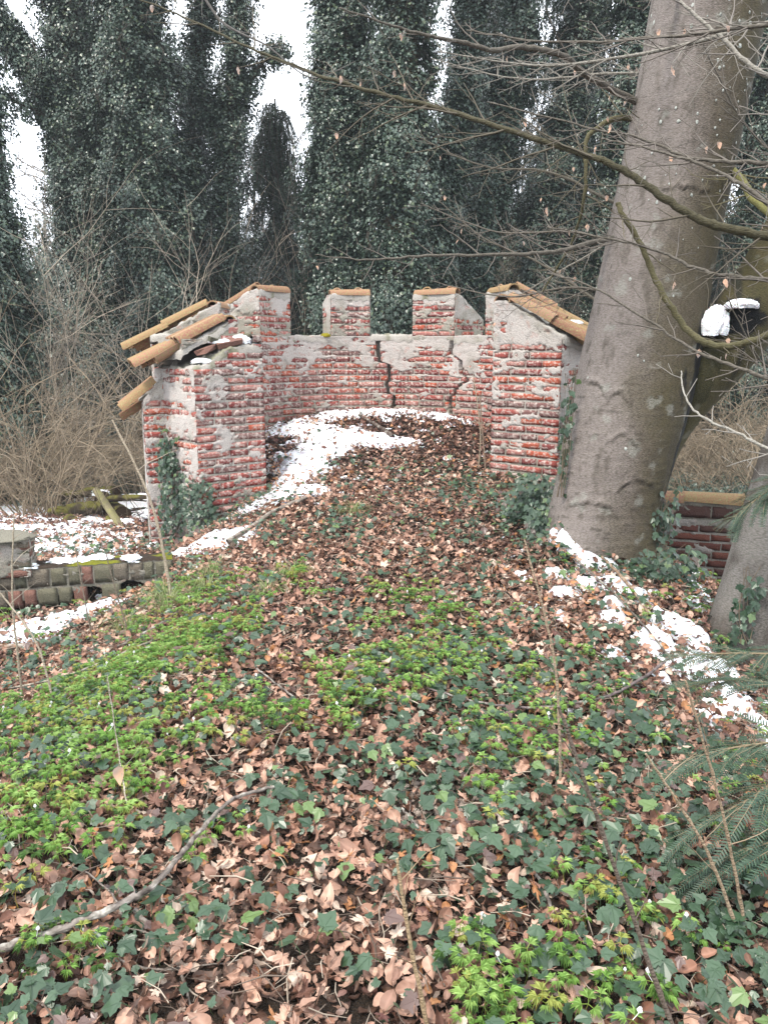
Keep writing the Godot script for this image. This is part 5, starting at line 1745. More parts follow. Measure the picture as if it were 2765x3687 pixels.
# a big dry maple-like leaf, five pointed lobes, crumpled
func maple_leaf(sd: int) -> ArrayMesh:
	var g := RandomNumberGenerator.new()
	g.seed = sd
	var b := MB.new()
	var lobe := [-2.0, -1.02, 0.0, 1.02, 2.0]
	var size := [0.62, 0.92, 1.05, 0.92, 0.62]
	var s := 0.052
	var cup := g.randf_range(-9.0, 12.0)
	var twist := g.randf_range(-8.0, 8.0)
	var place := func(a: float, r: float) -> Vector3:
		var x := sin(a) * r * s
		var z := cos(a) * r * s
		return Vector3(x, cup * (x * x + 0.4 * z * z) + twist * x * z + 0.007 * noise_c.get_noise_2d(x * 40.0 + sd * 7.0, z * 40.0) * (0.4 + r), z)
	var ang := PackedFloat32Array([-2.85])
	var rad := PackedFloat32Array([0.22])
	for k in 5:
		var a: float = lobe[k] + g.randf_range(-0.08, 0.08)
		var r: float = size[k] * g.randf_range(0.88, 1.1)
		for e in [[-0.34, 0.6], [-0.24, 0.78], [-0.13, 0.72], [0.0, 1.0], [0.13, 0.72], [0.24, 0.78], [0.34, 0.6]]:
			ang.append(a + e[0])
			rad.append(r * e[1])
		if k < 4:
			ang.append((lobe[k] + lobe[k + 1]) * 0.5)
			rad.append(0.42)
	ang.append(2.85)
	rad.append(0.22)
	var c: Vector3 = place.call(0.0, 0.0)
	for i in ang.size() - 1:
		var m0: Vector3 = place.call(ang[i], rad[i] * 0.5)
		var m1: Vector3 = place.call(ang[i + 1], rad[i + 1] * 0.5)
		var o0: Vector3 = place.call(ang[i], rad[i])
		var o1: Vector3 = place.call(ang[i + 1], rad[i + 1])
		var k0 := Color.WHITE * (0.95 + 0.15 * noise_c.get_noise_2d(m0.x * 50.0 + sd, m0.z * 50.0))
		var k1 := Color.WHITE * (0.84 + 0.2 * noise_c.get_noise_2d(o0.x * 50.0 + sd, o0.z * 50.0))
		b.tri3(c, m1, m0, Color(1.1, 1.1, 1.1), k0, k0)
		b.tri3(m0, m1, o1, k0, k0, k1)
		b.tri3(m0, o1, o0, k0, k1, k1)
	b.tube(PackedVector3Array([c, c + Vector3(0.003, 0.004, -0.03), c + Vector3(0.012, 0.002, -0.055)]), PackedFloat32Array([0.0011, 0.0009, 0.0009]), 3, Color(0.75, 0.65, 0.6), false)
	return b.mesh(M.leaf)


# an ivy leaf about 7 cm across: five lobes round the stalk's end, pale ribs, stalk going down
func ivy_leaf(sd: int) -> ArrayMesh:
	var g := RandomNumberGenerator.new()
	g.seed = sd
	var b := MB.new()
	var ang := [-2.35, -1.25, 0.0, 1.25, 2.35]
	var len := [0.55, 0.8, 1.15, 0.8, 0.55]
	var s := 0.034
	var dark := Color(0.9, 0.9, 0.9)
	var rim := PackedVector3Array()
	var fold := g.randf_range(0.0, 0.3)
	var droop := g.randf_range(0.1, 0.5)
	var place := func(a: float, r: float) -> Vector3:
		var x := sin(a) * r * s
		var z := cos(a) * r * s
		return Vector3(x, fold * absf(x) - droop * (x * x + z * z) * 14.0, z + 0.008)
	var c := Vector3(0, 0, 0)
	rim.append(place.call(-3.0, 0.42))
	for k in 5:
		var a: float = ang[k] + g.randf_range(-0.08, 0.08)
		var r: float = len[k] * g.randf_range(0.9, 1.1)
		rim.append(place.call(a - 0.3, r * 0.78))
		rim.append(place.call(a, r))
		rim.append(place.call(a + 0.3, r * 0.78))
		if k < 4:
			rim.append(place.call((a + ang[k + 1]) * 0.5, 0.62))
	rim.append(place.call(3.0, 0.42))
	for i in rim.size() - 1:
		b.tri3(c, rim[i + 1], rim[i], Color(1.15, 1.2, 1.1), dark, dark)
	# ribs
	for k in 5:
		var tip := rim[2 + k * 4]
		var d := (tip - c).normalized()
		var q := d.cross(Vector3.UP).normalized() * 0.0011
		var up := Vector3(0, 0.0012, 0)
		b.tri(c + q + up, c - q + up, c.lerp(tip, 0.88) + up, Color(5.5, 4.2, 4.2))
	b.tube(PackedVector3Array([c, Vector3(0.004, -0.02, -0.012), Vector3(0.006, -0.05, -0.012)]), PackedFloat32Array([0.0012, 0.0011, 0.001]), 3, Color(1.6, 1.0, 0.7), false)
	return b.mesh(M.ivy)


func leaf_shapes() -> void:
	for k in 9:
		leaf_meshes.append(dry_leaf(40 + k * 3) if k < 6 else maple_leaf(90 + k))
	for k in 4:
		ivy_meshes.append(ivy_leaf(60 + k))


func in_view(x: float, z: float, extra: float) -> bool:
	var d := -z
	return d > 0.9 and absf(x) < 0.49 * d + extra


func litter_tint(g: RandomNumberGenerator, x: float, z: float) -> Color:
	var k := g.randf()
	var c := Color(0.3, 0.15, 0.1).lerp(Color(0.62, 0.4, 0.3), k)
	if g.randf() < 0.3:
		c = c.lerp(Color(0.13, 0.06, 0.042), g.randf_range(0.4, 0.95))
	var r := g.randf()
	if r < 0.1:
		c = Color(0.58, 0.46, 0.37)
	elif r < 0.16:
		c = Color(0.42, 0.2, 0.09)
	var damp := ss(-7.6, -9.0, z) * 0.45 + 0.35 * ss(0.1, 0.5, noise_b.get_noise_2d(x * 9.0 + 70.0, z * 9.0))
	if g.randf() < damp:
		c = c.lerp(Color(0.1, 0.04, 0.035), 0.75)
	return c


func build_litter() -> void:
	var sets := []
	var tints := []
	for e in 9:
		sets.append([] as Array[Transform3D])
		tints.append(PackedColorArray())
	var g := RandomNumberGenerator.new()
	g.seed = 900
	var big := []
	var n := 0
	while n < 98000:
		n += 1
		var d := 0.9 + 10.0 * pow(g.randf(), 0.72)
		var x := g.randf_range(-1.0, 1.0) * (0.49 * d + 0.7)
		var z := -d
		if in_wall(x, z) or (x < -1.9 and z < -6.75 and g.randf() < 0.4):
			continue
		if Vector2((x - 0.16) / 0.17, (z + 2.62) / 0.2).length() < 1.0 and g.randf() < 0.85:
			continue
		if Vector2((x - 0.95) / 0.14, (z + 2.0) / 0.12).length() < 1.0 and g.randf() < 0.85:
			continue
		if x < -1.75 and absf((x + 4.6) * 0.2729 + (z + 5.75) * 0.962 - 0.06) < 0.14 and g.randf() < 0.9:
			continue
		var s := snow_at(x, z)
		var lift := 0.0
		if s > 0.04:
			if g.randf() > (0.1 if s > 0.3 else 0.35):
				continue
			lift = 0.05 * clampf(s * 2.2, 0.0, 0.75) + 0.008
		var e := g.randi() % 6
		if g.randf() < 0.2:
			e = 6 + g.randi() % 3
		var size := 0.38 + 0.62 * pow(g.randf(), 1.7)
		var layer := g.randf()
		var y := ground_y(x, z) + 0.002 + 0.055 * layer * layer + lift
		var lean := 0.25 + 0.75 * layer
		var bs := Basis(Vector3.UP, g.randf() * TAU) * Basis(Vector3.RIGHT, g.randf_range(-lean, lean)) * Basis(Vector3.BACK, g.randf_range(-lean, lean) + (PI if g.randf() < 0.4 else 0.0))
		var t := Transform3D(bs * size, Vector3(x, y, z))
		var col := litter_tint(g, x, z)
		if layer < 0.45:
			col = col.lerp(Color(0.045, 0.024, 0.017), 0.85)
		if d < 2.75 and layer > 0.6 and in_view(x, z, 0.05) and field(ivy_blobs, x, z) < 1.0 and size > 0.7:
			big.append([t, e, col, d])
		else:
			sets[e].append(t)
			tints[e].append(col)
	big.sort_custom(func(a: Array, b: Array) -> bool: return a[3] < b[3])
	var shades := []
	for k in 10:
		var c := litter_tint(g, 0.0, -1.0)
		var m := mat("dry leaf", c.linear_to_srgb(), 0.55)
		m.backlight_enabled = true
		m.backlight = lin(0.25, 0.25, 0.25)
		shades.append(m)
	var gr: Node3D = get_node("ground")
	for i in big.size():
		var q: Array = big[i]
		if i < 300:
			var t: Transform3D = q[0]
			obj("fallen_leaf", leaf_meshes[q[1]], gr, t.origin, t.basis).material_override = shades[g.randi() % 10]
		else:
			sets[q[1]].append(q[0])
			tints[q[1]].append(q[2])
	var o := holder("leaf_litter")
	tag(o, "thick litter of brown beech and maple leaves covering the bank", "leaf litter", "", "stuff")
	for e in 9:
		many("fallen_leaves", leaf_meshes[e], sets[e], tints[e], o)
	# crumbs, bits of twig and husk between the leaves
	var tb := MB.new()
	tb.tube(PackedVector3Array([Vector3(-0.05, 0, 0), Vector3(-0.01, 0.004, 0.006), Vector3(0.05, 0.001, -0.004)]), PackedFloat32Array([0.0016, 0.0018, 0.0009]), 4, Color.WHITE)
	tb.tube(PackedVector3Array([Vector3(-0.005, 0.004, 0.005), Vector3(0.012, 0.01, 0.025)]), PackedFloat32Array([0.001, 0.0006]), 3, Color.WHITE, false)
	var tm := tb.mesh(M.twig)
	var ct: Array[Transform3D] = []
	var cc := PackedColorArray()
	for i in 5200:
		var d := 0.9 + 8.0 * pow(g.randf(), 0.8)
		var x := g.randf_range(-1.0, 1.0) * (0.49 * d + 0.5)
		if in_wall(x, -d):
			continue
		var s := g.randf_range(0.35, 1.5)
		ct.append(Transform3D(Basis.from_euler(Vector3(g.randf_range(-0.4, 0.4), g.randf() * TAU, g.randf_range(-0.4, 0.4))) * s, Vector3(x, ground_y(x, -d) + g.randf_range(0.02, 0.06), -d)))
		cc.append(Color(0.09, 0.065, 0.05).lerp(Color(0.45, 0.38, 0.3), pow(g.randf(), 2.0)))
	many("twig_scraps", tm, ct, cc, o)
	var fr := []
	var fc := []
	for e in 3:
		fr.append([] as Array[Transform3D])
		fc.append(PackedColorArray())
	for i in 26000:
		var d := 0.9 + 6.5 * pow(g.randf(), 0.75)
		var x := g.randf_range(-1.0, 1.0) * (0.49 * d + 0.5)
		if in_wall(x, -d):
			continue
		var e := g.randi() % 3
		var k := snow_at(x, -d)
		if k > 0.1 and g.randf() > 0.2:
			continue
		fr[e].append(Transform3D(Basis.from_euler(Vector3(g.randf_range(-1.2, 1.2), g.randf() * TAU, g.randf_range(-1.2, 1.2))).scaled(Vector3(g.randf_range(0.15, 0.5), 0.4, g.randf_range(0.12, 0.4))), Vector3(x, ground_y(x, -d) + g.randf_range(0.01, 0.05) + (0.04 if k > 0.1 else 0.0), -d)))
		fc[e].append(litter_tint(g, x, -d).lerp(Color(0.06, 0.035, 0.025), g.randf() * 0.9))
	for e in 3:
		many("leaf_fragments", leaf_meshes[e * 2], fr[e], fc[e], o)
	# pebbles laid bare in the middle of the bank
	var pb := holder("gravel_patch")
	tag(pb, "small patch of bare pebbles among the leaves in the middle of the bank", "gravel", "", "stuff")
	var pm := lump_mesh(0.011, 0.008, 0.009, 2.0, M.stone, Color.WHITE, 0.4)
	var at: Array[Transform3D] = []
	var tint := PackedColorArray()
	for i in 260:
		var a := g.randf() * TAU
		var r := sqrt(g.randf())
		var x := 0.16 + cos(a) * r * 0.19
		var z := -2.62 + sin(a) * r * 0.24
		at.append(Transform3D(Basis(Vector3.UP, g.randf() * TAU) * g.randf_range(0.4, 1.25), Vector3(x, ground_y(x, z) + 0.002, z)))
		tint.append(Color(0.2, 0.15, 0.12).lerp(Color(0.4, 0.33, 0.28), g.randf()))
	many("pebbles", pm, at, tint, pb)


func anemone_mesh(sd: int, only: int) -> ArrayMesh:
	# only: 0 stem, 1..3 one leaf, 4 flower, -1 stem and all leaves
	var g := RandomNumberGenerator.new()
	g.seed = sd
	var b := MB.new()
	var hgt := 0.085
	var top := Vector3(g.randf_range(-0.01, 0.01), hgt, g.randf_range(-0.01, 0.01))
	if only == 0 or only == -1:
		b.tube(PackedVector3Array([Vector3(0, -0.01, 0), Vector3(0.004, hgt * 0.5, 0), top]), PackedFloat32Array([0.0016, 0.0014, 0.0012]), 4, Color(0.9, 0.6, 0.5), false)
	for leaf in 3:
		var a := TAU * leaf / 3.0 + g.randf_range(-0.3, 0.3)
		var dir := Vector3(cos(a), g.randf_range(-0.05, 0.4), sin(a)).normalized()
		var knee := top + dir * 0.016
		var k1 := g.randf_range(0.9, 1.1)
		var mine := only == -1 or only == leaf + 1
		if mine:
			b.tube(PackedVector3Array([top, knee]), PackedFloat32Array([0.001, 0.001]), 3, Color(0.9, 0.8, 0.5), false)
		for lf in 3:
			var yaw := (lf - 1) * g.randf_range(0.75, 1.0)
			var d := Basis(Vector3.UP, yaw) * Vector3(dir.x, 0, dir.z).normalized()
			var sd2 := d.cross(Vector3.UP).normalized()
			var ln := g.randf_range(0.026, 0.042) * (1.0 if lf == 1 else 0.85)
			var sag := g.randf_range(0.15, 0.7)
			var pt := func(t: float, s: float) -> Vector3:
				return knee + d * (t * ln) + sd2 * (s * ln) + Vector3(0, 0.14 * ln * sin(PI * t) - sag * ln * t * t + 0.25 * ln * absf(s), 0)
			var col := Color(k1, k1, k1)
			if mine:
				# a leaflet cut into three pointed lobes, the side ones notched again
				var tips := [[0.6, -0.42], [0.88, -0.2], [1.0, 0.02], [0.84, 0.24], [0.58, 0.4]]
				var nicks := [[0.16, -0.08], [0.42, -0.2], [0.5, -0.06], [0.5, 0.08], [0.42, 0.2], [0.16, 0.08]]
				for k in 5:
					b.tri(pt.call(0.0, 0.0), pt.call(tips[k][0], tips[k][1]), pt.call(nicks[k][0], nicks[k][1]), col)
					b.tri(pt.call(0.0, 0.0), pt.call(nicks[k + 1][0], nicks[k + 1][1]), pt.call(tips[k][0], tips[k][1]), col * 0.92)
	if only == 4:
		var c := top + Vector3(0.012, 0.014, 0.006)
		b.tube(PackedVector3Array([top, c]), PackedFloat32Array([0.0008, 0.0008]), 3, Color(0.5, 0.6, 0.3), false)
		for k in 6:
			var a := TAU * k / 6.0
			var d := Vector3(cos(a), 0, sin(a))
			var s := d.cross(Vector3.UP) * 0.0045
			b.tri(c, c + d * 0.005 + s + Vector3(0, 0.008, 0), c + d * 0.003 + Vector3(0, 0.017, 0), Color.WHITE)
			b.tri(c, c + d * 0.003 + Vector3(0, 0.017, 0), c + d * 0.005 - s + Vector3(0, 0.008, 0), Color.WHITE)
	return b.mesh(M.petal if only == 4 else M.anemone)


func anemone_tint(g: RandomNumberGenerator) -> Color:
	var c := Color(0.15, 0.3, 0.055).lerp(Color(0.32, 0.47, 0.14), g.randf())
	if g.randf() < 0.15:
		c = Color(0.34, 0.38, 0.1)
	elif g.randf() < 0.15:
		c = Color(0.08, 0.16, 0.04)
	return c


func ivy_tint(g: RandomNumberGenerator) -> Color:
	var c := Color(0.016, 0.04, 0.018).lerp(Color(0.05, 0.092, 0.048), g.randf())
	if g.randf() < 0.08:
		c = Color(0.1, 0.16, 0.05)
	if g.randf() < 0.05:
		c = Color(0.1, 0.06, 0.05)
	return c


func build_ivy_and_flowers() -> void:
	var g := RandomNumberGenerator.new()
	g.seed = 1200
	var sets := []
	var tints := []
	for e in 4:
		sets.append([] as Array[Transform3D])
		tints.append(PackedColorArray())
	var near := []
	for n in 42000:
		var d := 0.9 + 8.6 * pow(g.randf(), 0.7)
		var x := g.randf_range(-1.0, 1.0) * (0.49 * d + 0.7)
		var z := -d
		if in_wall(x, z):
			continue
		var k := field(ivy_blobs, x, z) * 0.62 + 0.25 - 0.12 * path_at(x, z) + 0.6 * noise_b.get_noise_2d(x * 22.0, z * 22.0)
		if z < -8.4:
			k -= 0.3
		if snow_at(x, z) > 0.15:
			k *= 0.35
		if g.randf() > k:
			continue
		var e := g.randi() % 4
		var size := 0.42 + 0.85 * pow(g.randf(), 1.6)
		var y := ground_y(x, z) + g.randf_range(0.028, 0.095)
		var bs := Basis(Vector3.UP, g.randf() * TAU) * Basis(Vector3.RIGHT, g.randf_range(-0.2, 0.75)) * Basis(Vector3.BACK, g.randf_range(-0.4, 0.4))
		# lean a little towards the open side, where the light is
		bs = Basis(Vector3.RIGHT, g.randf_range(0.0, 0.5)) * bs
		var t := Transform3D(bs * size, Vector3(x, y, z))
		var col := ivy_tint(g)
		if d < 2.9 and in_view(x, z, 0.03):
			near.append([t, e, col, d])
		else:
			sets[e].append(t)
			tints[e].append(col)
	near.sort_custom(func(a: Array, b: Array) -> bool: return a[3] < b[3])
	# ivy climbing the left pier, the right pier and the feet of the trunks
	var climb := [[Vector3(-1.95, -0.2, -7.75), Vector3(-1.98, 0.72, -7.9), 0.24, 1300, Vector3(-0.5, 0.3, 0.8)], [Vector3(-1.72, -0.12, -7.5), Vector3(-1.78, 0.3, -7.5), 0.15, 260, Vector3(-0.1, 0.4, 0.9)], [Vector3(-2.25, 0.3, -8.1), Vector3(-2.05, 1.05, -8.1), 0.1, 60, Vector3(-0.6, 0.2, 0.8)], [Vector3(-1.35, 0.0, -7.75), Vector3(-1.25, 0.1, -7.7), 0.14, 90, Vector3(0, 0.6, 0.8)],
		[Vector3(1.72, 0.3, -7.45), Vector3(1.75, 1.25, -7.5), 0.1, 230, Vector3(-0.4, 0.2, 0.9)], [Vector3(1.35, 0.1, -5.75), Vector3(1.25, 0.4, -5.85), 0.2, 600, Vector3(-0.4, 0.6, 0.7)], [Vector3(1.2, 0.2, -6.4), Vector3(1.3, 0.55, -6.2), 0.26, 700, Vector3(-0.3, 0.7, 0.6)], [Vector3(1.9, 0.0, -5.5), Vector3(1.98, 0.55, -5.55), 0.1, 160, Vector3(0.3, 0.3, 0.9)], [Vector3(1.85, -0.05, -5.3), Vector3(1.95, 0.2, -5.2), 0.22, 260, Vector3(0.1, 0.7, 0.7)],
		[Vector3(2.08, -0.1, -4.45), Vector3(2.12, 0.25, -4.48), 0.07, 60, Vector3(-0.2, 0.3, 0.9)], [Vector3(2.35, -0.3, -4.45), Vector3(2.4, 0.1, -4.45), 0.12, 60, Vector3(0.2, 0.4, 0.9)], [Vector3(1.24, 0.55, -5.6), Vector3(1.33, 1.35, -5.63), 0.03, 36, Vector3(-0.4, 0.1, 0.9)]]
	var cn := ["left_pier", "left"]
	for q in climb:
		var m: int = q[3]
		for i in m:
			var p: Vector3 = (q[0] as Vector3).lerp(q[1], g.randf())
			var r: float = q[2]
			p += Vector3(g.randf_range(-r, r), g.randf_range(-0.1, 0.1), g.randf_range(-r, r) * 0.6)
			if p.y < ground_y(p.x, p.z):
				p.y = ground_y(p.x, p.z) + g.randf_range(0.02, 0.08)
			var out: Vector3 = (q[4] as Vector3 + Vector3(g.randf_range(-0.5, 0.5), g.randf_range(-0.3, 0.5), g.randf_range(-0.3, 0.3))).normalized()
			var x := Vector3(g.randf_range(-0.4, 0.4), 0, 0) + Vector3.RIGHT
			var z := (Vector3.DOWN - out * Vector3.DOWN.dot(out)).normalized()
			z = z.rotated(out, g.randf_range(-0.7, 0.7))
			var e := g.randi() % 4
			sets[e].append(Transform3D(Basis(out.cross(z), out, z) * g.randf_range(0.6, 1.15), p))
			tints[e].append(ivy_tint(g).lerp(Color(0.03, 0.06, 0.035), 0.3))
	var shades := []
	for k in 8:
		var m := mat("ivy leaf", ivy_tint(g).linear_to_srgb(), 0.36)
		m.metallic_specular = 0.5
		shades.append(m)
	var iv := holder("ground_ivy", self, Vector3(0.5, 0, -2))
	tag(iv, "dark green ivy with pale-veined leaves creeping over the bank and up the piers", "ivy")
	for i in near.size():
		var q: Array = near[i]
		if i < 300:
			var t: Transform3D = q[0]
			obj("ivy_leaf", ivy_meshes[q[1]], iv, t.origin - iv.position, t.basis).material_override = shades[g.randi() % 8]
		else:
			sets[q[1]].append(q[0])
			tints[q[1]].append(q[2])
	for e in 4:
		var o := many("ivy_leaves", ivy_meshes[e], sets[e], tints[e], iv)
		o.position = -iv.position
	# ivy runners
	var rb := MB.new()
	for q in climb:
		for s in 5:
			var a: Vector3 = q[0]
			var b: Vector3 = q[1]
			var r: float = q[2]
			var line := pts([a + Vector3(g.randf_range(-r, r), 0, g.randf_range(-0.3, 0.3) * r), a.lerp(b, 0.5) + Vector3(g.randf_range(-r, r), 0, g.randf_range(-0.3, 0.3) * r), b + Vector3(g.randf_range(-r, r), 0.1, g.randf_range(-0.3, 0.3) * r)])
			rb.tube(curve(line, 5), taper(11, 0.004, 0.0015), 4, Color(0.13, 0.1, 0.07), false)
	var ro := obj("runners", rb.mesh(M.twig), iv, -iv.position)
	ro.set_meta("kind", "stuff")
	# wood anemones
	var whole := []
	var parts := []
	for k in 3:
		whole.append(anemone_mesh(80 + k, -1))
		var pl := []
		for e in 5:
			pl.append(anemone_mesh(80 + k, e))
		parts.append(pl)
	var asets := []
	var atints := []
	for e in 3:
		asets.append([] as Array[Transform3D])
		atints.append(PackedColorArray())
	var plants := []
	for n in 17000:
		var d := 0.9 + 5.2 * pow(g.randf(), 0.75)
		var x := g.randf_range(-1.0, 1.0) * (0.49 * d + 0.5)
		var z := -d
		var k := field(anemone_blobs, x, z) * 0.62 - 0.02 - 0.3 * path_at(x, z) + 0.5 * noise_b.get_noise_2d(x * 25.0 + 90.0, z * 25.0)
		if snow_at(x, z) > 0.05 or g.randf() > k:
			continue
		var t := Transform3D(Basis.from_euler(Vector3(g.randf_range(-0.25, 0.25), g.randf() * TAU, g.randf_range(-0.25, 0.25))) * g.randf_range(0.5, 1.05), Vector3(x, ground_y(x, z) + 0.008, z))
		plants.append([t, g.randi() % 3, anemone_tint(g), d, in_view(x, z, 0.02)])
	plants.sort_custom(func(a: Array, b: Array) -> bool: return a[3] < b[3])
	var greens := []
	for k in 6:
		var m := mat("anemone leaf", anemone_tint(g).linear_to_srgb(), 0.55)
		m.backlight_enabled = true
		m.backlight = lin(0.45, 0.45, 0.45)
		greens.append(m)
	var shown := 0
	for q in plants:
		var t: Transform3D = q[0]
		if q[4] and shown < 150:
			shown += 1
			var o := holder("wood_anemone", self, t.origin)
			o.basis = t.basis
			var m: StandardMaterial3D = greens[g.randi() % 6]
			obj("stem", parts[q[1]][0], o).material_override = m
			for e in 3:
				obj("leaf", parts[q[1]][e + 1], o).material_override = m
			var flower := g.randf() < 0.07
			if flower:
				obj("flower_bud", parts[q[1]][4], o)
			tag(o, plant_label(t.origin, flower), "plant", "wood anemones on the bank")
		else:
			asets[q[1]].append(t)
			atints[q[1]].append(q[2])
	var ao := holder("anemone_carpet")
	tag(ao, "carpet of bright green wood anemones on the left and middle of the bank", "plants", "", "stuff")
	for e in 3:
		many("anemone_leaves", whole[e], asets[e], atints[e], ao)
	var ft: Array[Transform3D] = []
	for q in plants:
		if g.randf() < 0.035:
			ft.append(q[0])
	many("flower_buds", parts[0][4], ft, PackedColorArray(), ao)
	# grass tufts
	var tufts := [[Vector3(-1.3, 0, -5.85), 0.2], [Vector3(-1.62, 0, -5.7), 0.2], [Vector3(-1.5, 0, -5.35), 0.26], [Vector3(-1.75, 0, -5.2), 0.24], [Vector3(-1.25, 0, -5.45), 0.2], [Vector3(-0.25, 0, -6.6), 0.16], [Vector3(-0.6, 0, -5.2), 0.15], [Vector3(-0.75, 0, -4.95), 0.14]]
	var tw := ["grass tuft nearest the snow strip, right of the low wall", "grass tuft just below the snow strip on the left", "largest arching grass tuft on the left of the bank", "arching grass tuft lowest on the left of the bank", "short grass tuft right of the arching ones", "small bright grass tuft in the middle of the path to the turret", "small grass tuft left of the middle, below the path", "faint grass tuft among anemones left of the middle"]
	for i in tufts.size():
		var b := MB.new()
		var c: Vector3 = tufts[i][0]
		c.y = ground_y(c.x, c.z)
		for s in 130:
			var a := g.randf() * TAU
			var ln: float = tufts[i][1] * g.randf_range(0.5, 1.1)
			var d := Vector3(cos(a), 0, sin(a) * 0.7 + 0.15)
			var p0 := Vector3(cos(a), 0, sin(a)) * 0.06 * sqrt(g.randf())
			var hh := ln * g.randf_range(0.4, 0.8)
			var sd := d.cross(Vector3.UP).normalized() * 0.0022
			var col := Color(0.13, 0.22, 0.05).lerp(Color(0.36, 0.34, 0.2), pow(g.randf(), 1.5))
			var q := [p0, p0 + d * ln * 0.2 + Vector3(0, hh * 0.7, 0), p0 + d * ln * 0.55 + Vector3(0, hh, 0), p0 + d * ln + Vector3(0, hh * 0.55, 0)]
			for e in 3:
				var w0 := 1.0 - 0.25 * e
				var w1 := 0.75 - 0.3 * e if e < 2 else 0.05
				b.quad(q[e] - sd * w0, q[e] + sd * w0, q[e + 1] + sd * w1, q[e + 1] - sd * w1, col)
		tag(obj("grass_tuft", b.mesh(M.anemone), self, c), tw[i], "grass", "grass tufts on the bank")


var ranks := {}


# names a plant by the landmark nearest to it, the side of it and the place in that row
func plant_label(p: Vector3, flower: bool) -> String:
	var marks := {"the big forked stick": Vector2(-0.66, -2.03), "the knobbly stick": Vector2(0.22, -2.2), "the thin grey stick": Vector2(0.46, -2.15), "the dark speckled sapling": Vector2(0.6, -1.6), "the leaning brown sapling": Vector2(0.95, -1.92), "the short sapling at the bottom edge": Vector2(0.1, -1.65), "the pebble patch": Vector2(0.16, -2.62), "the withered stalk": Vector2(-0.92, -2.58), "the pale thin sapling": Vector2(0.64, -2.65), "the big stick's left end": Vector2(-1.0, -1.82), "the big stick's upper tip": Vector2(-0.39, -2.6), "the nearest yew bough": Vector2(1.1, -2.2)}
	var best := ""
	var bd := 9.0
	for k in marks:
		var dd: float = Vector2(p.x, p.z).distance_to(marks[k])
		if dd < bd:
			bd = dd
			best = k
	var m: Vector2 = marks[best]
	var side := ""
	if absf(p.x - m.x) > absf(p.z - m.y) * 0.8:
		side = "left of" if p.x < m.x else "right of"
	else:
		side = "in front of" if p.z > m.y else "behind"
	var key := side + best + str(flower)
	var r: int = ranks.get(key, 0)
	ranks[key] = r + 1
	var words := ["nearest", "second-nearest", "third-nearest", "fourth-nearest", "fifth-nearest", "sixth-nearest", "seventh-nearest", "eighth-nearest", "ninth-nearest", "tenth-nearest", "eleventh-nearest", "twelfth-nearest", "thirteenth-nearest", "fourteenth-nearest", "fifteenth-nearest", "sixteenth-nearest", "seventeenth-nearest", "eighteenth-nearest", "nineteenth-nearest", "twentieth-nearest", "twenty-first", "twenty-second", "twenty-third", "twenty-fourth", "twenty-fifth", "twenty-sixth", "twenty-seventh", "twenty-eighth", "twenty-ninth", "thirtieth"]
	return "%s %s anemone %s %s" % [words[mini(r, 29)], "white-budded" if flower else "bright green", side, best]


func on_ground(a: Array, lift: float) -> PackedVector3Array:
	var out := PackedVector3Array()
	for q in a:
		out.append(Vector3(q.x, ground_y(q.x, q.y) + lift, q.y))
	return out


func stick(label: String, line: PackedVector3Array, r0: float, r1: float, col: Color, forks: Array, sd: int) -> void:
	var g := RandomNumberGenerator.new()
	g.seed = sd
	var o := holder("fallen_stick", self, line[0])
	tag(o, label, "stick", "fallen sticks on the bank")
	for i in line.size():
		line[i].y += 0.02
	var c := curve(line, 9, 0.0025)
	var ax := resample(c, maxi(40, c.size() * 2))
	var sh := func(_t: float, _a: float, q: Vector3) -> Array:
		var n := noise_c.get_noise_3d(q.x * 20.0, q.y * 20.0, q.z * 20.0)
		return [1.0 + 0.16 * n + 0.1 * noise_c.get_noise_3d(q.x * 70.0, q.y * 70.0, q.z * 70.0), col.lerp(Color(0.42, 0.4, 0.36), ss(0.1, 0.5, n)).lerp(Color(0.07, 0.055, 0.05), ss(0.1, 0.5, -n))]
	obj("wood", stem_mesh(ax, taper(ax.size(), r0, r1), 10, sh, M.bark), o, -line[0])
	for f in forks:
		var fc: PackedVector3Array = curve(f[0], 6, 0.002)
		var b := MB.new()
		b.tube(fc, taper(fc.size(), f[1], f[1] * 0.3), 7, col)
		obj("side_twig", b.mesh(M.bark), o, -line[0])


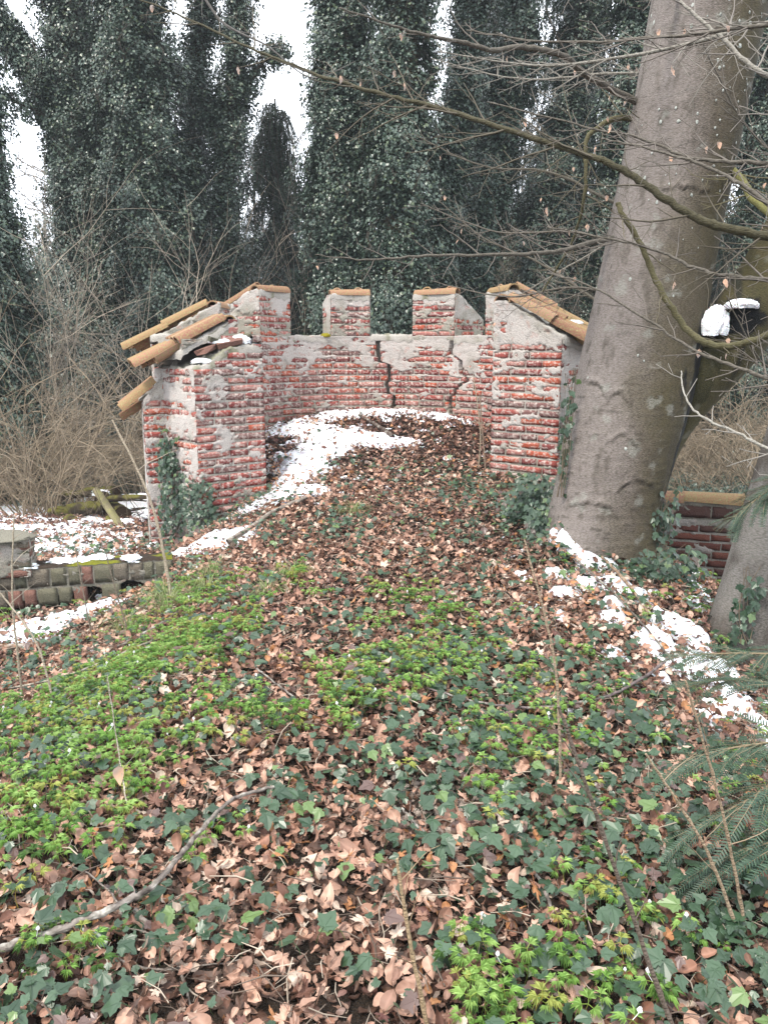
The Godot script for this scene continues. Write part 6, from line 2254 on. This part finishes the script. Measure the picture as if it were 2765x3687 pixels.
func build_sticks() -> void:
	var grey := Color(0.22, 0.19, 0.17)
	stick("large forked grey stick curving up through the lower left foreground", pts([Vector3(-1.12, 0.06, -1.74), Vector3(-1.0, 0.065, -1.81), Vector3(-0.87, 0.075, -1.87), Vector3(-0.74, 0.085, -1.95), Vector3(-0.66, 0.09, -2.03), Vector3(-0.61, 0.095, -2.18), Vector3(-0.57, 0.095, -2.32), Vector3(-0.51, 0.09, -2.48), Vector3(-0.39, 0.07, -2.59)]), 0.0125, 0.0055, grey, [[pts([Vector3(-0.7, 0.062, -1.99), Vector3(-0.6, 0.05, -1.89), Vector3(-0.53, 0.04, -1.8), Vector3(-0.46, 0.03, -1.66)]), 0.0085], [pts([Vector3(-0.74, 0.05, -1.84), Vector3(-0.6, 0.045, -1.79), Vector3(-0.49, 0.045, -1.8), Vector3(-0.36, 0.05, -1.82)]), 0.0045], [pts([Vector3(-0.73, 0.06, -1.97), Vector3(-0.79, 0.06, -2.06), Vector3(-0.91, 0.065, -2.16), Vector3(-1.05, 0.05, -2.23)]), 0.004], [pts([Vector3(-0.56, 0.045, -1.84), Vector3(-0.63, 0.06, -1.9), Vector3(-0.75, 0.06, -1.93)]), 0.003]], 1)
	stick("knobbly stick lying right of the middle foreground", pts([Vector3(0.06, 0.06, -2.47), Vector3(0.12, 0.06, -2.35), Vector3(0.19, 0.05, -2.25), Vector3(0.28, 0.045, -2.13), Vector3(0.35, 0.04, -2.03)]), 0.0035, 0.006, grey, [[pts([Vector3(0.15, 0.05, -2.3), Vector3(0.1, 0.045, -2.25), Vector3(0.05, 0.045, -2.28)]), 0.003], [pts([Vector3(0.13, 0.055, -2.33), Vector3(0.09, 0.07, -2.41), Vector3(0.09, 0.08, -2.5)]), 0.003]], 2)
	stick("thin grey stick just right of the knobbly one", pts([Vector3(0.4, 0.045, -2.4), Vector3(0.43, 0.045, -2.28), Vector3(0.46, 0.04, -2.14), Vector3(0.48, 0.035, -1.97)]), 0.004, 0.0055, grey, [], 3)
	stick("long thin dark stick bending across the right middle of the bank", pts([Vector3(0.2, 0.06, -3.45), Vector3(0.36, 0.06, -3.33), Vector3(0.51, 0.06, -3.27), Vector3(0.69, 0.065, -3.24), Vector3(0.98, 0.06, -3.35), Vector3(1.26, 0.03, -3.65), Vector3(1.48, 0.0, -3.95)]), 0.004, 0.008, Color(0.17, 0.13, 0.13), [[pts([Vector3(0.69, 0.06, -3.24), Vector3(0.8, 0.07, -3.36), Vector3(0.95, 0.07, -3.5)]), 0.003]], 4)
	stick("thick pinkish-brown stick at the left edge below the snow strip", on_ground([Vector2(-2.95, -5.15), Vector2(-2.64, -5.2), Vector2(-2.42, -5.27), Vector2(-2.2, -5.36), Vector2(-2.0, -5.58)], 0.035), 0.032, 0.012, Color(0.3, 0.21, 0.16), [], 5)
	stick("dark lichened stick lying among anemones left of the middle", on_ground([Vector2(-1.8, -4.72), Vector2(-1.6, -4.86), Vector2(-1.45, -5.0), Vector2(-1.3, -5.2)], 0.05), 0.011, 0.009, Color(0.15, 0.13, 0.1), [], 6)
	stick("grey-brown stick leaning from the snow at the left pier's foot", on_ground([Vector2(-1.3, -6.5), Vector2(-1.12, -6.68), Vector2(-0.95, -6.88), Vector2(-0.68, -7.0)], 0.06), 0.024, 0.016, Color(0.24, 0.2, 0.17), [], 7)
	stick("dark wet stick lying on snow inside the turret", on_ground([Vector2(-0.3, -9.8), Vector2(-0.15, -9.5), Vector2(0.0, -9.2), Vector2(0.1, -8.97)], 0.06), 0.018, 0.026, Color(0.09, 0.06, 0.05), [], 8)
	stick("twig lying across the snow right below the beech", on_ground([Vector2(1.4, -5.75), Vector2(1.52, -5.3), Vector2(1.55, -4.85), Vector2(1.56, -4.5)], 0.07), 0.013, 0.009, Color(0.3, 0.2, 0.13), [], 9)
	stick("dark twig left of the one below the beech", on_ground([Vector2(1.3, -5.3), Vector2(1.42, -4.75), Vector2(1.49, -4.28), Vector2(1.55, -4.0)], 0.06), 0.008, 0.005, Color(0.14, 0.12, 0.1), [], 10)
	stick("short forked twig in the middle of the bank", pts([Vector3(-0.62, 0.06, -3.68), Vector3(-0.5, 0.06, -3.5), Vector3(-0.39, 0.055, -3.34), Vector3(-0.32, 0.05, -3.2)]), 0.004, 0.005, grey, [[pts([Vector3(-0.45, 0.06, -3.42), Vector3(-0.42, 0.06, -3.3)]), 0.003]], 11)
	stick("pale stick half hidden in the anemones at the left", on_ground([Vector2(-2.1, -4.2), Vector2(-1.8, -4.35), Vector2(-1.5, -4.55), Vector2(-1.32, -4.62)], 0.06), 0.007, 0.006, Color(0.4, 0.36, 0.29), [], 12)
	# upright saplings: base, top, thickness, colour
	var sap := [["pale thin sapling standing right of the middle, its tip above the snow", Vector3(0.64, 0, -2.65), Vector3(0.6, 0.5, -2.66), Vector3(0.48, 0.95, -2.68), 0.0055, Color(0.36, 0.27, 0.19)], ["dark speckled sapling rising from the bottom edge right of the middle", Vector3(0.68, 0, -1.55), Vector3(0.53, 0.42, -1.6), Vector3(0.38, 0.83, -1.63), 0.0065, Color(0.13, 0.1, 0.08)], ["brown sapling leaning left in front of the yew twigs", Vector3(0.98, 0, -1.91), Vector3(0.86, 0.28, -1.92), Vector3(0.68, 0.56, -1.92), 0.0055, Color(0.33, 0.25, 0.17)], ["tall brown sapling at the right beside the leaning one", Vector3(1.0, 0, -1.92), Vector3(0.9, 0.38, -1.93), Vector3(0.78, 0.75, -1.95), 0.005, Color(0.3, 0.22, 0.15)], ["short brown sapling at the bottom edge near the middle", Vector3(0.11, 0, -1.6), Vector3(0.06, 0.25, -1.62), Vector3(0.03, 0.45, -1.64), 0.006, Color(0.36, 0.26, 0.16)], ["tall whip-like sapling in front of the left pier", Vector3(-1.51, 0, -5.5), Vector3(-1.62, 0.5, -5.52), Vector3(-1.87, 1.1, -5.55), 0.011, Color(0.42, 0.35, 0.27)], ["withered stalk with a hanging dry leaf in the left foreground", Vector3(-0.84, 0, -2.42), Vector3(-0.92, 0.12, -2.58), Vector3(-0.96, 0.48, -2.62), 0.003, Color(0.45, 0.4, 0.33)], ["pale dry stalk crossing the left edge", Vector3(-1.66, 0, -3.77), Vector3(-1.72, 0.15, -3.77), Vector3(-1.9, 0.42, -3.8), 0.006, Color(0.42, 0.36, 0.28)], ["slim stalk beside the inner edge of the right pier", Vector3(1.03, 0, -8.07), Vector3(0.99, 0.75, -8.07), Vector3(0.95, 1.12, -8.07), 0.009, Color(0.36, 0.27, 0.2)], ["second slim stalk beside the inner edge of the right pier", Vector3(0.96, 0, -8.1), Vector3(0.97, 0.75, -8.1), Vector3(0.9, 1.3, -8.2), 0.008, Color(0.4, 0.33, 0.25)], ["upright dry stalk near the low wall at the left edge", Vector3(-1.95, 0, -4.05), Vector3(-1.93, 0.3, -4.0), Vector3(-1.88, 0.75, -4.0), 0.006, Color(0.4, 0.34, 0.26)], ["thin dark stalk in front of the low mossy wall", Vector3(-1.9, 0, -5.0), Vector3(-1.95, 0.05, -5.0), Vector3(-2.0, 0.35, -5.05), 0.005, Color(0.22, 0.18, 0.14)], ["second thin dark stalk in front of the low mossy wall", Vector3(-1.7, 0, -5.1), Vector3(-1.78, 0.05, -5.1), Vector3(-1.82, 0.28, -5.1), 0.005, Color(0.22, 0.18, 0.14)]]
	for i in sap.size():
		var s: Array = sap[i]
		var g := RandomNumberGenerator.new()
		g.seed = 40 + i
		var a: Vector3 = s[1]
		a.y = ground_y(a.x, a.z)
		var o := holder("sapling", self, a)
		tag(o, s[0], "sapling", "bare saplings on the bank")
		var line := curve(pts([a, s[2], s[3]]), 14, 0.0015)
		var rad := taper(line.size(), s[4], s[4] * 0.55)
		for k in rad.size():
			if k % 6 == 0:
				rad[k] *= 1.3
		var b := MB.new()
		b.tube(line, rad, 8, s[5])
		obj("stem", b.mesh(M.bark), o, -a)
		var tw := MB.new()
		for k in 4:
			var p := line[int(line.size() * (0.4 + 0.14 * k))]
			twig_run(tw, p, Vector3(g.randf_range(-1, 1), 0.8, g.randf_range(-0.5, 0.5)).normalized(), 0.09 + 0.16 * g.randf() * s[4] / 0.006, s[4] * 0.35, 0, 0.0, s[5], g, 0)
		obj("side_twig", tw.mesh(M.twig), o, -a)
		if i == 6:
			obj("dry_leaf", leaf_meshes[1], o, Vector3(-0.93, 0.12, -2.58) - a, Basis.from_euler(Vector3(1.2, 0.4, 0.3)) * 0.9).material_override = M.hanging_leaf


# ---------- yew twigs at the right edge ----------

func needle_twig(sd: int, ln: float) -> ArrayMesh:
	var g := RandomNumberGenerator.new()
	g.seed = sd
	var b := MB.new()
	b.tube(PackedVector3Array([Vector3.ZERO, Vector3(0, 0.004, ln * 0.5), Vector3(0, -0.006, ln)]), PackedFloat32Array([0.0022, 0.0017, 0.001]), 4, Color(0.16, 0.13, 0.08), false)
	var n := int(ln / 0.0085)
	for i in n:
		var t := float(i) / n
		for s in [-1.0, 1.0]:
			var l := 0.024 * (0.55 + 0.45 * sin(PI * (0.15 + 0.75 * t))) * g.randf_range(0.85, 1.1)
			var p := Vector3(0, 0.004 * sin(PI * t), ln * t)
			var d := Vector3(s * 0.85, g.randf_range(-0.1, 0.38), 0.55).normalized()
			var w := d.cross(Vector3.UP).normalized() * 0.0024
			var k := g.randf()
			var col := Color(0.016, 0.036, 0.022).lerp(Color(0.05, 0.085, 0.052), k)
			b.tri(p - w, p + d * l * 0.6 - w * 0.9, p + w, col)
			b.tri(p + w, p + d * l * 0.6 - w * 0.9, p + d * l, col * 1.1)
	return b.mesh(M.needle)


func build_yew() -> void:
	var tw := []
	for k in 4:
		tw.append(needle_twig(800 + k, 0.15 + 0.02 * k))
	var boughs := [[pts([Vector3(1.95, 0.42, -3.1), Vector3(1.65, 0.37, -3.1), Vector3(1.44, 0.36, -3.12), Vector3(1.27, 0.32, -3.2)]), "topmost yew bough reaching over the snow at the right edge"], [pts([Vector3(1.85, 0.36, -2.85), Vector3(1.55, 0.32, -2.9), Vector3(1.42, 0.3, -3.0), Vector3(1.27, 0.26, -3.06)]), "second yew bough just under the topmost one"], [pts([Vector3(1.6, 0.46, -2.25), Vector3(1.28, 0.4, -2.3), Vector3(1.11, 0.36, -2.33), Vector3(0.98, 0.28, -2.4)]), "yew bough crossing behind the brown saplings"], [pts([Vector3(1.5, 0.46, -2.0), Vector3(1.18, 0.39, -2.1), Vector3(1.05, 0.3, -2.12), Vector3(0.92, 0.15, -2.2)]), "nearest dense yew bough at the right edge"], [pts([Vector3(1.4, 0.34, -1.85), Vector3(1.16, 0.27, -1.98), Vector3(1.05, 0.2, -2.05), Vector3(0.97, 0.1, -2.12)]), "lowest yew bough at the right edge"], [pts([Vector3(2.2, 1.14, -3.5), Vector3(1.87, 1.03, -3.6), Vector3(1.73, 0.94, -3.6), Vector3(1.6, 0.83, -3.6)]), "yew spray hanging in front of the small trunk"]]
	var g := RandomNumberGenerator.new()
	g.seed = 1500
	for q in boughs:
		var line: PackedVector3Array = q[0]
		var o := holder("yew_bough", self, line[0])
		tag(o, q[1], "branch", "yew boughs at the right edge")
		var c := curve(line, 8)
		var b := MB.new()
		b.tube(c, taper(c.size(), 0.006, 0.0022), 6, Color(0.17, 0.13, 0.08))
		obj("stem", b.mesh(M.twig), o, -line[0])
		var sgn := 1.0
		for i in range(1, c.size()):
			for rep in 2:
				var d := (c[i] - c[i - 1]).normalized()
				var sd := d.cross(Vector3.UP).normalized() * sgn
				sgn = -sgn
				var dir := (d * g.randf_range(0.6, 1.1) + sd * g.randf_range(0.45, 0.95) + Vector3(0, g.randf_range(-0.6, 0.15), 0)).normalized()
				if i == c.size() - 1 and rep == 1:
					dir = d
				var x := Vector3.UP.cross(dir).normalized()
				var y := dir.cross(x)
				var s := g.randf_range(0.75, 1.25) * lerpf(1.15, 0.8, float(i) / c.size())
				obj("needle_twig", tw[g.randi() % 4], o, c[i - 1].lerp(c[i], g.randf()) - line[0], Basis(x, y, dir).rotated(dir, g.randf_range(-0.4, 0.4)) * s)
